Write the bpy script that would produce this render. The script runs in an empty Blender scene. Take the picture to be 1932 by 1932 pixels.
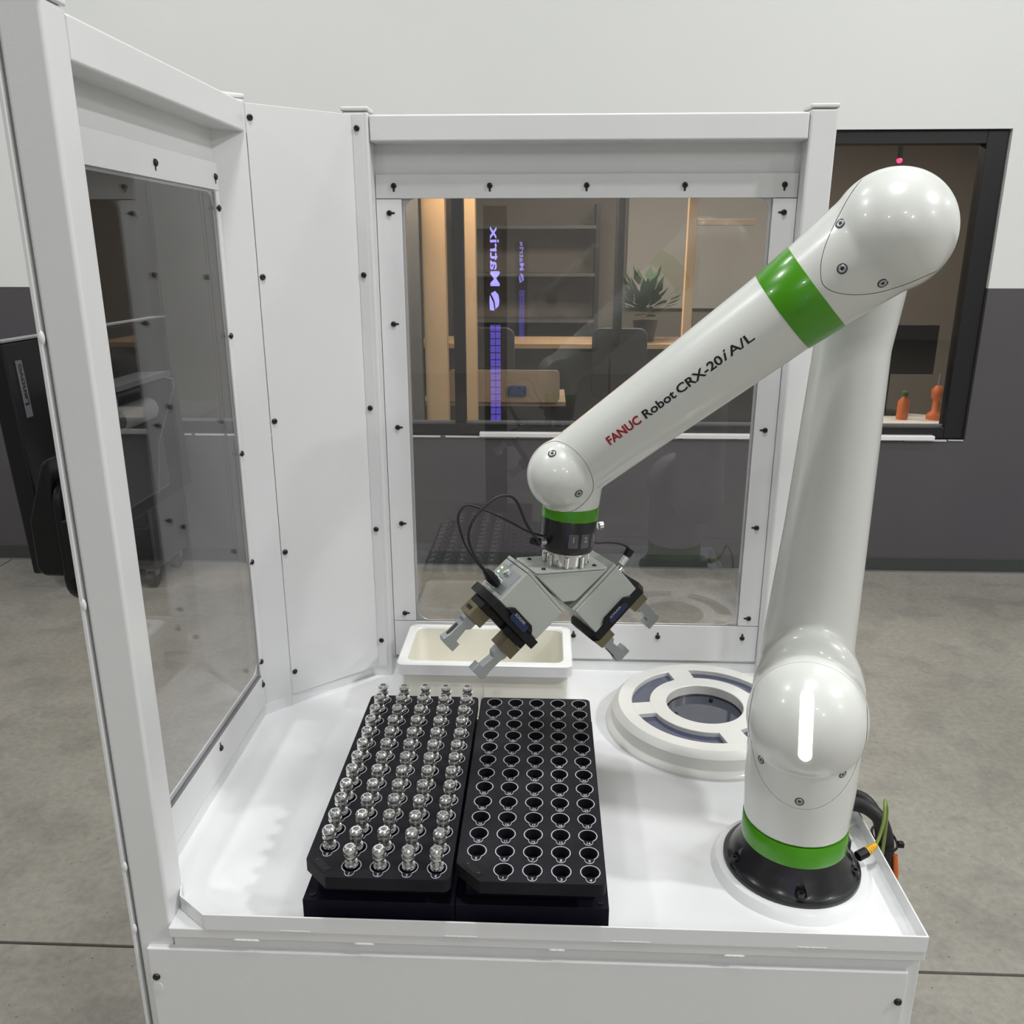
import bpy, bmesh, math, random
from mathutils import Vector, Matrix, Euler
from mathutils.bvhtree import BVHTree
R = math.radians
PI = math.pi
random.seed(7)
scene = bpy.context.scene
COL = scene.collection

# ------------------------------------------------------------------ camera
cd = bpy.data.cameras.new('camera')
cam = bpy.data.objects.new('camera', cd)
COL.objects.link(cam)
cam.location = (0, 0, 1.75)
cam.rotation_euler = (R(90) - .293, 0, .041)
cd.sensor_width = 36
cd.lens = 36 * 1607 / 1932
cd.clip_start = .05
cd.clip_end = 100
scene.camera = cam
scene.view_settings.view_transform = 'Standard'
scene.view_settings.look = 'None'
scene.view_settings.gamma = 1
scene.view_settings.use_curve_mapping = False
scene.view_settings.exposure = -.06
scene.cycles.use_denoising = True
scene.cycles.max_bounces = 10
scene.cycles.transparent_max_bounces = 16
scene.cycles.caustics_reflective = False
scene.cycles.caustics_refractive = False

# ------------------------------------------------------------------ world and lamps
w = bpy.data.worlds.new('world')
scene.world = w
w.use_nodes = True
w.node_tree.nodes['Background'].inputs[0].default_value = (.85, .9, 1, 1)
w.node_tree.nodes['Background'].inputs[1].default_value = .3


def area(name, loc, sx, sy, power, rot=(0, 0, 0), color=(1, 1, 1)):
    l = bpy.data.lights.new(name, 'AREA')
    l.shape = 'RECTANGLE'
    l.size = sx
    l.size_y = sy
    l.energy = power
    l.color = color
    o = bpy.data.objects.new(name, l)
    o.location = loc
    o.rotation_euler = rot
    COL.objects.link(o)
    return o


HALL_LIGHTS = [(-1.9, 2.9, 32), (1.9, 3.1, 42), (4.2, .1, 190), (-3.3, 1.5, 75), (.22, .55, 88), (6.9, -3.0, 150), (.6, -4.6, 45), (-3.4, -5.6, 95), (2.6, -6.9, 140), (7.8, 3.0, 80), (-7, -.5, 95)]
for lx, ly, pw in HALL_LIGHTS:
    area('hall_lamp', (lx, ly, 5.35), .45, .22, pw, color=(.99, .995, 1.0))
area('office_lamp', (.6, 6.4, 2.85), 1.2, .6, 60, color=(1, .88, .74))
area('office_lamp', (3.0, 6.4, 2.85), 1.2, .6, 40, color=(1, .88, .74))
area('partition_fill', (-.95, 4.95, 2.85), .5, .1, 170, color=(1, .80, .58))  # added fill between window and partition, brightens the maple posts


# ------------------------------------------------------------------ materials
def mat(name, col, rough=.5, metal=0, **kw):
    m = bpy.data.materials.new(name)
    m.use_nodes = True
    b = m.node_tree.nodes['Principled BSDF']
    b.inputs['Base Color'].default_value = (*col, 1)
    b.inputs['Roughness'].default_value = rough
    b.inputs['Metallic'].default_value = metal
    for k, v in kw.items():
        b.inputs[k.replace('_', ' ')].default_value = v
    return m


def noise_mix(m, scale, a, b, detail=6, lo=.35, hi=.65, bump=0, bscale=None, coord='Object', stretch=None):
    """base colour between a and b by noise, plus optional bump"""
    nt = m.node_tree
    p = nt.nodes['Principled BSDF']
    tc = nt.nodes.new('ShaderNodeTexCoord')
    src = tc.outputs[coord]
    if stretch:
        mp = nt.nodes.new('ShaderNodeMapping')
        mp.inputs['Scale'].default_value = stretch
        nt.links.new(src, mp.inputs[0])
        src = mp.outputs[0]
    n = nt.nodes.new('ShaderNodeTexNoise')
    n.inputs['Scale'].default_value = scale
    n.inputs['Detail'].default_value = detail
    nt.links.new(src, n.inputs['Vector'])
    r = nt.nodes.new('ShaderNodeValToRGB')
    r.color_ramp.elements[0].position = lo
    r.color_ramp.elements[0].color = (*a, 1)
    r.color_ramp.elements[1].position = hi
    r.color_ramp.elements[1].color = (*b, 1)
    nt.links.new(n.outputs['Fac'], r.inputs[0])
    nt.links.new(r.outputs[0], p.inputs['Base Color'])
    if bump:
        n2 = nt.nodes.new('ShaderNodeTexNoise')
        n2.inputs['Scale'].default_value = bscale or scale
        n2.inputs['Detail'].default_value = 3
        nt.links.new(src, n2.inputs['Vector'])
        bm_ = nt.nodes.new('ShaderNodeBump')
        bm_.inputs['Strength'].default_value = bump
        bm_.inputs['Distance'].default_value = .002
        nt.links.new(n2.outputs['Fac'], bm_.inputs['Height'])
        nt.links.new(bm_.outputs[0], p.inputs['Normal'])
    return r


def emit(name, col, strength):
    m = bpy.data.materials.new(name)
    m.use_nodes = True
    b = m.node_tree.nodes['Principled BSDF']
    b.inputs['Base Color'].default_value = (*[min(1, c * .5) for c in col], 1)
    b.inputs['Emission Color'].default_value = (*col, 1)
    b.inputs['Emission Strength'].default_value = strength
    return m


def glass(name, tint, ior=1.49, rough=.0, gain=1.0):
    """thin sheet: tinted transmission and fresnel reflection"""
    m = bpy.data.materials.new(name)
    m.use_nodes = True
    nt = m.node_tree
    nt.nodes.clear()
    out = nt.nodes.new('ShaderNodeOutputMaterial')
    tr = nt.nodes.new('ShaderNodeBsdfTransparent')
    tr.inputs[0].default_value = (*tint, 1)
    gl = nt.nodes.new('ShaderNodeBsdfGlossy')
    gl.inputs['Roughness'].default_value = rough
    fr = nt.nodes.new('ShaderNodeFresnel')
    fr.inputs['IOR'].default_value = ior
    mx = nt.nodes.new('ShaderNodeMixShader')
    ml = nt.nodes.new('ShaderNodeMath')
    ml.operation = 'MULTIPLY'
    ml.use_clamp = True
    ml.inputs[1].default_value = gain
    # the same index from both sides of the sheet, so no total reflection inside it
    geo = nt.nodes.new('ShaderNodeNewGeometry')
    mi = nt.nodes.new('ShaderNodeMix')
    mi.inputs[2].default_value = ior
    mi.inputs[3].default_value = 1 / ior
    nt.links.new(geo.outputs['Backfacing'], mi.inputs[0])
    nt.links.new(mi.outputs[0], fr.inputs['IOR'])
    nt.links.new(fr.outputs[0], ml.inputs[0])
    nt.links.new(ml.outputs[0], mx.inputs[0])
    nt.links.new(tr.outputs[0], mx.inputs[1])
    nt.links.new(gl.outputs[0], mx.inputs[2])
    nt.links.new(mx.outputs[0], out.inputs[0])
    return m


M = {}
M['coat'] = mat('white_powder_coat', (.74, .75, .75), .32, Coat_Weight=.25, Coat_Roughness=.12)
noise_mix(M['coat'], 3, (.73, .74, .74), (.76, .765, .765), bump=.05, bscale=420)
M['tray'] = mat('white_tray_gloss', (.80, .81, .82), .22, Coat_Weight=.3, Coat_Roughness=.08)
noise_mix(M['tray'], 5, (.78, .79, .80), (.805, .81, .815), bump=.04, bscale=300)
M['robot'] = mat('robot_white_gloss', (.70, .715, .68), .30, Coat_Weight=.6, Coat_Roughness=.06)
M['green'] = mat('robot_green', (.060, .285, .003), .25, Coat_Weight=.3, Coat_Roughness=.05)
M['blackmetal'] = mat('black_painted_casting', (.012, .012, .014), .30, Coat_Weight=.3, Coat_Roughness=.15)
M['anod'] = mat('black_anodised_plate', (.020, .020, .025), .55, Specular_IOR_Level=.14)
noise_mix(M['anod'], 14, (.010, .010, .013), (.016, .016, .020), bump=.04, bscale=700)
M['anod2'] = mat('dark_nest_base', (.007, .006, .014), .55, Specular_IOR_Level=.12)
M['black'] = mat('black_plastic', (.008, .008, .009), .4, Specular_IOR_Level=.3)
M['bolt'] = mat('black_oxide_bolt', (.006, .006, .006), .28)
M['slot'] = mat('slot_shadow_gap', (.03, .03, .03), .7)
M['basebolt'] = mat('blackened_bolt', (.035, .035, .037), .3, .5)
M['bracket'] = mat('dark_grey_sheet', (.075, .075, .08), .4)
M['rubber'] = mat('black_rubber', (.012, .012, .013), .5)
M['steel'] = mat('polished_steel', (.82, .82, .81), .13, 1)
M['chrome'] = mat('bright_steel', (.85, .85, .85), .1, 1)
M['alu'] = mat('machined_aluminium', (.42, .45, .46), .38, .75)
M['grip'] = mat('gripper_grey_housing', (.40, .42, .39), .38, .1)
M['bronze'] = mat('bronze_adapter', (.17, .145, .085), .42, .3)
M['bin'] = mat('milky_plastic', (.84, .82, .73), .4)
M['binrim'] = mat('milky_plastic_rim', (.88, .89, .88), .35)
M['ringw'] = mat('ivory_white_plastic', (.69, .69, .655), .3, Coat_Weight=.2)
M['lensblue'] = mat('blue_tinted_lens', (.035, .042, .10), .08, Specular_IOR_Level=.9, Coat_Weight=1)
M['lens'] = mat('dark_blue_lens', (.015, .020, .045), .06, Specular_IOR_Level=.9, Coat_Weight=1)
M['mark'] = mat('white_engraving', (.50, .52, .56), .5)
M['red'] = mat('red_print', (.32, .01, .02), .4)
M['ink'] = mat('black_print', (.008, .008, .008), .4)
M['led'] = emit('status_led', (.80, 1.0, .86), 4.5)
M['ledg'] = emit('green_led', (.25, 1, .35), 6)
M['ledy'] = emit('yellow_led', (1, .8, .1), 4)
M['yellow'] = mat('yellow_boot', (.75, .42, .01), .4)
M['ygreen'] = mat('yellow_green_cable', (.20, .27, .06), .4)
M['orange'] = mat('orange_cable', (.60, .13, .02), .45)
M['pane'] = glass('clear_acrylic', (.96, .96, .965), gain=1.6)
M['pane2'] = glass('clear_acrylic_side', (.97, .97, .975), gain=1.1)
M['winglass'] = glass('window_glass', (.90, .91, .90), gain=1.2)
M['wallw'] = mat('white_wall_paint', (.74, .75, .73), .55)
noise_mix(M['wallw'], 1.2, (.725, .74, .72), (.745, .755, .735), bump=.06, bscale=90)
M['wallg'] = mat('dark_grey_wall_paint', (.072, .066, .074), .5)
noise_mix(M['wallg'], 2.0, (.076, .070, .080), (.084, .076, .085), bump=.06, bscale=90)
M['bboard'] = mat('dark_vinyl_base', (.045, .050, .048), .4)
M['caulk'] = mat('white_caulk', (.6, .6, .6), .6)
M['winframe'] = mat('black_window_frame', (.008, .008, .010), .4)
M['ceil'] = mat('grey_ceiling', (.72, .72, .71), .8)
M['hallwall'] = mat('hall_far_wall', (.52, .51, .49), .7)
M['wood'] = mat('light_maple', (.62, .42, .24), .45)
noise_mix(M['wood'], 3, (.56, .38, .22), (.68, .47, .28), stretch=(1, 1, .12))
M['tan'] = mat('tan_laminate', (.45, .33, .22), .5)
M['officewall'] = mat('office_wall_taupe', (.24, .215, .19), .8)
M['carpet'] = mat('office_carpet', (.05, .05, .055), .95)
M['darkgrey'] = mat('charcoal_plastic', (.035, .035, .04), .45)
M['midgrey'] = mat('grey_plastic', (.16, .16, .165), .45)
M['whiteplastic'] = mat('white_plastic', (.78, .78, .78), .35)
M['blue'] = mat('blue_plastic', (.03, .07, .22), .4)
M['bluelabel'] = mat('blue_label', (.006, .016, .06), .4)
M['badge'] = mat('grey_badge', (.10, .10, .11), .4)
M['greyprint'] = mat('light_grey_print', (.35, .36, .38), .5)
M['violet'] = emit('violet_sign', (.33, .30, 1.0), 14)
M['violet2'] = emit('violet_screen', (.16, .12, .9), 4.5)
M['redled'] = emit('red_led', (1, .01, .04), 12)
M['foliage'] = mat('plant_green', (.03, .09, .015), .6)

# concrete floor
fm = mat('concrete_floor', (.3, .28, .25), .42)
M['floor'] = fm
nt = fm.node_tree
pb = nt.nodes['Principled BSDF']
tc = nt.nodes.new('ShaderNodeTexCoord')


def N(t, **k):
    n = nt.nodes.new(t)
    for a, b in k.items():
        n.inputs[a].default_value = b
    nt.links.new(tc.outputs['Object'], n.inputs['Vector']) if 'Vector' in n.inputs else None
    return n


def ramp(src, p0, c0, p1, c1):
    r = nt.nodes.new('ShaderNodeValToRGB')
    r.color_ramp.elements[0].position = p0
    r.color_ramp.elements[0].color = (*c0, 1)
    r.color_ramp.elements[1].position = p1
    r.color_ramp.elements[1].color = (*c1, 1)
    nt.links.new(src, r.inputs[0])
    return r.outputs[0]


def mul(a, b):
    m = nt.nodes.new('ShaderNodeMix')
    m.data_type = 'RGBA'
    m.blend_type = 'MULTIPLY'
    m.inputs[0].default_value = 1
    nt.links.new(a, m.inputs[6])
    nt.links.new(b, m.inputs[7])
    return m.outputs[2]


n1 = N('ShaderNodeTexNoise', Scale=1.3, Detail=8, Roughness=.6)
c1 = ramp(n1.outputs['Fac'], .3, (.235, .225, .193), .7, (.300, .289, .254))
n2 = N('ShaderNodeTexNoise', Scale=40, Detail=6, Roughness=.7)
c2 = ramp(n2.outputs['Fac'], .32, (.80, .80, .80), .62, (1.05, 1.05, 1.05))
v1 = N('ShaderNodeTexVoronoi', Scale=24)
c3 = ramp(v1.outputs['Distance'], .045, (.50, .48, .45), .085, (1, 1, 1))
n3 = N('ShaderNodeTexNoise', Scale=5.5, Detail=2)
c4 = ramp(n3.outputs['Fac'], .36, (.86, .86, .87), .5, (1, 1, 1))
nt.links.new(mul(mul(mul(c1, c2), c3), c4), pb.inputs['Base Color'])
rr = ramp(n1.outputs['Fac'], .35, (.35, .35, .35), .65, (.55, .55, .55))
nt.links.new(rr, pb.inputs['Roughness'])
bp = nt.nodes.new('ShaderNodeBump')
bp.inputs['Strength'].default_value = .15
bp.inputs['Distance'].default_value = .002
nt.links.new(n2.outputs['Fac'], bp.inputs['Height'])
nt.links.new(bp.outputs[0], pb.inputs['Normal'])


# ------------------------------------------------------------------ mesh helpers
class MB:
    def __init__(s):
        s.v = []
        s.f = []
        s.m = []
        s.mi = 0

    def add(s, vs, fs):
        o = len(s.v)
        s.v += [tuple(p) for p in vs]
        s.f += [tuple(i + o for i in f) for f in fs]
        s.m += [s.mi] * len(fs)
        return s

    def box(s, x0, x1, y0, y1, z0, z1, T=None):
        vs = [Vector((x, y, z)) for z in (z0, z1) for y in (y0, y1) for x in (x0, x1)]
        if T:
            vs = [T @ v for v in vs]
        return s.add(vs, [(0, 2, 3, 1), (4, 5, 7, 6), (0, 1, 5, 4), (2, 6, 7, 3), (0, 4, 6, 2), (1, 3, 7, 5)])

    def prism(s, poly, a, b, axis='z', T=None):
        """poly in the two other axes (x,y | x,z | y,z), extruded from a to b; counter-clockwise"""
        def P(u, v, h):
            return Vector({'z': (u, v, h), 'y': (u, h, v), 'x': (h, u, v)}[axis])
        n = len(poly)
        vs = [P(u, v, a) for u, v in poly] + [P(u, v, b) for u, v in poly]
        if T:
            vs = [T @ v for v in vs]
        fs = [tuple(range(n))[::-1], tuple(range(n, 2 * n))]
        fs += [(i, (i + 1) % n, (i + 1) % n + n, i + n) for i in range(n)]
        if axis == 'y':
            fs = [f[::-1] for f in fs]
        return s.add(vs, fs)

    def lathe(s, prof, seg=32, T=None, close=False):
        vs = []
        for r, z in prof:
            for k in range(seg):
                a = 2 * PI * k / seg
                vs.append(Vector((r * math.cos(a), r * math.sin(a), z)))
        fs = []
        n = len(prof)
        for i in range(n - 1 if not close else n):
            j = (i + 1) % n
            for k in range(seg):
                l = (k + 1) % seg
                fs.append((i * seg + k, i * seg + l, j * seg + l, j * seg + k))
        if not close:
            fs.append(tuple(range(seg))[::-1])
            fs.append(tuple((n - 1) * seg + k for k in range(seg)))
        if T:
            vs = [T @ v for v in vs]
        return s.add(vs, fs)

    def cone(s, p0, p1, r0, r1, seg=32):
        p0, p1 = Vector(p0), Vector(p1)
        q = (p1 - p0).to_track_quat('Z', 'Y').to_matrix().to_4x4()
        T = Matrix.Translation(p0) @ q
        return s.lathe([(r0, 0), (r1, (p1 - p0).length)], seg, T)

    def ell(s, c, rx, ry, rz, seg=32, rings=16):
        prof = [(max(1e-5, math.sin(PI * i / rings)), -math.cos(PI * i / rings)) for i in range(rings + 1)]
        T = Matrix.Translation(Vector(c)) @ Matrix.Diagonal((rx, ry, rz, 1))
        return s.lathe(prof, seg, T)

    def tube(s, pts, r, seg=10, cyc=False):
        pts = [Vector(p) for p in pts]
        n = len(pts)
        rs = r if isinstance(r, (list, tuple)) else [r] * n
        vs = []
        up = None
        for i in range(n):
            a = pts[i - 1] if (i > 0 or cyc) else pts[i]
            b = pts[(i + 1) % n] if (i < n - 1 or cyc) else pts[i]
            d = (b - a).normalized()
            if up is None:
                up = d.orthogonal().normalized()
            up = (up - d * up.dot(d)).normalized()
            sd = d.cross(up)
            for k in range(seg):
                t = 2 * PI * k / seg
                vs.append(pts[i] + (up * math.cos(t) + sd * math.sin(t)) * rs[i])
        fs = []
        for i in range(n if cyc else n - 1):
            j = (i + 1) % n
            for k in range(seg):
                l = (k + 1) % seg
                fs.append((i * seg + k, i * seg + l, j * seg + l, j * seg + k))
        if not cyc:
            fs.append(tuple(range(seg))[::-1])
            fs.append(tuple((n - 1) * seg + k for k in range(seg)))
        return s.add(vs, fs)

    def mesh(s, name, mats):
        me = bpy.data.meshes.new(name)
        me.from_pydata(s.v, [], s.f)
        for m in mats:
            me.materials.append(m)
        for i, p in enumerate(me.polygons):
            p.material_index = s.m[i]
        me.update()
        return me

    def build(s, name, mats, parent=None, smooth=None, bevel=0, seg=2, fix=True):
        if not isinstance(mats, (list, tuple)):
            mats = [mats]
        me = s.mesh(name, mats)
        if fix:
            b = bmesh.new()
            b.from_mesh(me)
            bmesh.ops.recalc_face_normals(b, faces=b.faces)
            b.to_mesh(me)
            b.free()
        return finish(name, me, parent, smooth, bevel, seg)


def finish(name, me, parent=None, smooth=None, bevel=0, seg=2):
    o = bpy.data.objects.new(name, me)
    COL.objects.link(o)
    if parent is not None:
        o.parent = parent
    if smooth or bevel:
        for p in me.polygons:
            p.use_smooth = True
        ang = R(smooth if smooth else 35)
        # sharp edges by angle
        b = bmesh.new()
        b.from_mesh(me)
        for e in b.edges:
            if len(e.link_faces) == 2 and e.calc_face_angle(0) > ang:
                e.smooth = False
        b.to_mesh(me)
        b.free()
    if bevel:
        md = o.modifiers.new('bevel', 'BEVEL')
        md.width = bevel
        md.segments = seg
        md.limit_method = 'ANGLE'
        md.angle_limit = R(35)
        md.harden_normals = True
        for e in me.edges:
            e.use_edge_sharp = False
    return o


def box(name, x0, x1, y0, y1, z0, z1, m, parent=None, bevel=0):
    return MB().box(x0, x1, y0, y1, z0, z1).build(name, m, parent, bevel=bevel)


def thing(name, label, cat, loc=(0, 0, 0), rot=(0, 0, 0), group=None):
    o = bpy.data.objects.new(name, None)
    o.empty_display_size = .05
    COL.objects.link(o)
    o.location = loc
    o.rotation_euler = rot
    tag(o, label, cat, group)
    return o


def tag(o, label, cat, group=None, kind=None):
    if label:
        o['label'] = label
    if cat:
        o['category'] = cat
    if group:
        o['group'] = group
    if kind:
        o['kind'] = kind
    return o


def struct(o):
    o['kind'] = 'structure'
    return o


def inst(src, name, loc, rot=(0, 0, 0), parent=None, scale=None):
    o = bpy.data.objects.new(name, src.data if hasattr(src, 'data') else src)
    COL.objects.link(o)
    o.location = loc
    o.rotation_euler = rot
    if scale:
        o.scale = scale
    if parent is not None:
        o.parent = parent
    return o


def evalmesh(o, name=None):
    dg = bpy.context.evaluated_depsgraph_get()
    dg.update()
    me = bpy.data.meshes.new_from_object(o.evaluated_get(dg), depsgraph=dg)
    me.name = name or o.name
    return me


def arc(cx, cy, r, a0, a1, n):
    return [(cx + r * math.cos(R(a0 + (a1 - a0) * i / n)), cy + r * math.sin(R(a0 + (a1 - a0) * i / n))) for i in range(n + 1)]


def rrect(x0, x1, y0, y1, r, n=5):
    return (arc(x1 - r, y0 + r, r, -90, 0, n) + arc(x1 - r, y1 - r, r, 0, 90, n) +
            arc(x0 + r, y1 - r, r, 90, 180, n) + arc(x0 + r, y0 + r, r, 180, 270, n))


def spline(pts, n=8):
    """Catmull-Rom through points"""
    P = [Vector(p) for p in pts]
    P = [P[0] * 2 - P[1]] + P + [P[-1] * 2 - P[-2]]
    out = []
    for i in range(1, len(P) - 2):
        for k in range(n):
            t = k / n
            a, b, c, d = P[i - 1:i + 3]
            out.append(.5 * ((2 * b) + (c - a) * t + (2 * a - 5 * b + 4 * c - d) * t * t + (3 * b - a - 3 * c + d) * t ** 3))
    out.append(P[-2])
    return out


def text_mesh(s, size=1, bold=0, shear=0, extrude=0, align='CENTER'):
    cu = bpy.data.curves.new('txt', 'FONT')
    cu.body = s
    cu.size = size
    cu.align_x = align
    cu.offset = bold
    cu.shear = shear
    cu.extrude = extrude
    cu.resolution_u = 3
    o = bpy.data.objects.new('txt', cu)
    COL.objects.link(o)
    me = evalmesh(o)
    bpy.data.objects.remove(o)
    return me


# bolts used all over the cell
b_ = MB()
b_.lathe([(.0058, 0), (.0058, .0014), (.0046, .0032), (.0030, .0040), (.0021, .0040), (.0021, .0022)], 14)
bolt_me = b_.mesh('bolt', [M['bolt']])
for p in bolt_me.polygons:
    p.use_smooth = True
s_ = MB()
s_.prism([(x, z) for x, z in arc(.0095, 0, .0022, -90, 90, 4) + [(.003, .0022), (.003, -.0022)]], 0, .0004)
slot_me = s_.mesh('key_slot', [M['slot']])


def bolt(parent, p, nrm, slot=None):
    """black button-head bolt at p facing nrm, with its keyhole slot running towards `slot`"""
    q = Vector(nrm).to_track_quat('Z', 'Y')
    o = inst(bolt_me, 'bolt', p, q.to_euler(), parent)
    if slot:
        z = Vector(nrm).normalized()
        x = Vector(slot).normalized()
        y = z.cross(x)
        m3 = Matrix((x, y, z)).transposed()
        inst(slot_me, 'key_slot', p, m3.to_euler(), parent)
    return o


# ================================================================== SETTING
Z0, ZS = 0.0, 1.583           # floor, paint split
YW = 4.70
HX0, HX1, HY0, HZ = -10, 10, -9.5, 5.6
fl = bpy.data.objects.new('floor', None)
COL.objects.link(fl)
fl['kind'] = 'structure'
g = .004
for (x0, x1) in ((HX0, -3.2), (-3.2, 3.6), (3.6, HX1)):
    for (y0, y1) in ((HY0, -1.6), (-1.6, 1.783), (1.783, YW + .02)):
        MB().box(x0 + g, x1 - g, y0 + g, y1 - g, -.05, 0).build('slab', M['floor'], fl, bevel=.003, seg=1)
MB().box(HX0, HX1, HY0, YW, -.08, -.02).build('joint_bed', M['slot'], fl)

WX0, WX1, WZ0, WZ1 = -2.80, 2.30, .775, 2.352       # opening in the back wall
wb = MB()


def wallbox(x0, x1, z0, z1):
    for a, b, mi in ((z0, min(z1, ZS), 1), (max(z0, ZS), z1, 0)):
        if b > a + 1e-6:
            wb.mi = mi
            wb.box(x0, x1, YW, YW + .16, a, b)


wallbox(HX0, WX0, 0, HZ)
wallbox(WX1, HX1, 0, HZ)
wallbox(WX0, WX1, 0, WZ0)
wallbox(WX0, WX1, WZ1, HZ)
struct(wb.build('wall_back', [M['wallw'], M['wallg']]))
struct(box('baseboard_back', HX0, HX1, YW - .006, YW, 0, .088, M['bboard'], bevel=.002))
struct(box('trim_1', HX0, HX1, YW - .012, YW, 0, .008, M['midgrey']))
struct(box('wall_left', HX0 - .1, HX0, HY0, YW + .1, 0, HZ, M['hallwall']))
struct(box('wall_right', HX1, HX1 + .1, HY0, YW + .1, 0, HZ, M['hallwall']))
struct(box('wall_front', HX0, HX1, HY0 - .1, HY0, 0, HZ, M['hallwall']))
struct(box('ceiling', HX0, HX1, HY0, YW + .16, HZ, HZ + .1, M['ceil']))

# window in the back wall
win = bpy.data.objects.new('window_1', None)
COL.objects.link(win)
win['kind'] = 'structure'
fw = MB()
a0, a1, c0, c1 = WX0 + .004, WX1 - .004, WZ0 + .004, WZ1 - .004
fw.box(a0, a0 + .10, YW + .02, YW + .10, c0, c1)
fw.box(a1 - .105, a1, YW + .02, YW + .10, c0, c1)
fw.box(a0 + .1, a1 - .105, YW + .02, YW + .10, c1 - .062, c1)
fw.box(a0 + .1, a1 - .105, YW + .02, YW + .10, c0, c0 + .062)
fw.build('window_frame', M['winframe'], win, bevel=.003)
for mx_ in (-1.62, -.482):
    box('mullion', mx_ - .03, mx_ + .03, YW + .025, YW + .095, c0 + .062, c1 - .062, M['winframe'], win, bevel=.003)
for (x0, x1) in ((a0 + .1, -1.65), (-1.59, -.512), (-.452, a1 - .105)):
    box('pane', x0, x1, YW + .055, YW + .059, c0 + .062, c1 - .062, M['winglass'], win)
box('sill', -.375, 2.13, YW - .022, YW + .02, WZ0 - .002, WZ0 + .024, M['whiteplastic'], win, bevel=.004)
cm = MB()
xx = -2.8
random.seed(3)
while xx < 2.28:
    ll = random.uniform(.06, .22)
    cm.box(xx, min(xx + ll, 2.29), YW - random.uniform(.003, .008), YW, WZ0 - random.uniform(.004, .010), WZ0 + .001)
    xx += ll + random.uniform(0, .03)
cm.build('caulk_line', M['caulk'], win)
# inside metal edge strips of the window
box('glazing_bead', -2.69, 2.19, YW + .045, YW + .054, c0 + .062, c0 + .076, M['midgrey'], win)

# the office behind the glass
OY1 = 8.6
struct(box('wall_office', -5, 5, OY1, OY1 + .1, 0, 3, M['officewall']))
struct(box('wall_office_left', -5.1, -5, YW + .16, OY1, 0, 3, M['officewall']))
struct(box('wall_office_right', 5, 5.1, YW + .16, OY1, 0, 3, M['officewall']))
struct(box('floor_office', -5, 5, YW + .16, OY1, -.05, 0, M['carpet']))
struct(box('ceiling_office', -5, 5, YW + .16, OY1, 2.95, 3.0, M['ceil']))
# maple partition with a door, warmed from in front by the added fill
pt = bpy.data.objects.new('door_1', None)
COL.objects.link(pt)
pt['kind'] = 'structure'
for (x0, x1, z0, z1, y, m) in ((-.72, -.585, 0, 2.95, 5.05, 'wood'), (-.50, -.415, 0, 2.95, 5.08, 'wood'), (-.80, -.73, 0, 2.95, 5.02, 'midgrey')):
    box('post', x0, x1, y, y + .06, z0, z1, M[m], pt, bevel=.003)
box('door_leaf', -1.45, -.81, 5.06, 5.10, 0, 2.02, M['wood'], pt, bevel=.003)
box('door_head', -1.45, -.81, 5.02, 5.10, 2.03, 2.10, M['midgrey'], pt)
box('transom_panel', -1.45, -.81, 5.06, 5.10, 2.11, 2.9, M['wood'], pt)
pr = bpy.data.objects.new('trim_2', None)
COL.objects.link(pr)
pr['kind'] = 'structure'
box('post', .785, .835, 5.1, 5.15, 0, 2.95, M['wood'], pr, bevel=.003)
box('rail', .835, 1.16, 5.1, 5.15, 1.91, 1.945, M['wood'], pr, bevel=.003)
hb = MB()
hb.tube([(.393, 4.95, 2.20), (.393, 4.95, 1.27)], .026, 16)
hb.ell((.393, 4.95, 1.27), .026, .026, .026, 16, 8)
hb.tube([(.393, 4.95, 2.20), (.393, 4.95, 2.96)], .012, 8)
ph = hb.build('pull_handle', M['winframe'], smooth=40)
ph.location = (0, 0, 0)
tag(ph, 'long black rounded bar hanging behind the office window glass', 'handle')

# counter and desks in the office
ct = thing('office_counter', 'maple edged counter running across the dark office behind the glass', 'counter', (0, 6.75, 0))
box('worktop', -1.03, 2.4, 0, .62, 1.048, 1.088, M['wood'], ct, bevel=.004)
box('front_panel', -.98, 2.36, .03, .07, 0, 1.048, M['darkgrey'], ct)
for lx in (-.98, .6, 2.3):
    box('side_panel', lx, lx + .04, .07, .58, 0, 1.048, M['darkgrey'], ct)
dk = thing('office_desk', 'low tan desk with a rounded front screen inside the office', 'desk', (0, 5.35, 0))
MB().prism(rrect(-.62, .08, .86, 1.06, .03), 0, .025, 'y').build('front_screen', M['tan'], dk)
box('desktop', -.80, .12, .025, .55, .83, .86, M['tan'], dk, bevel=.003)
for lx in (-.72, .02):
    box('leg', lx, lx + .04, .1, .5, 0, .83, M['darkgrey'], dk)
bt = box('sticky_box', -.245, -.13, 5.325, 5.347, .905, .965, M['blue'], bevel=.006)
tag(bt, 'small blue card fixed to the tan desk screen', 'card')


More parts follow.
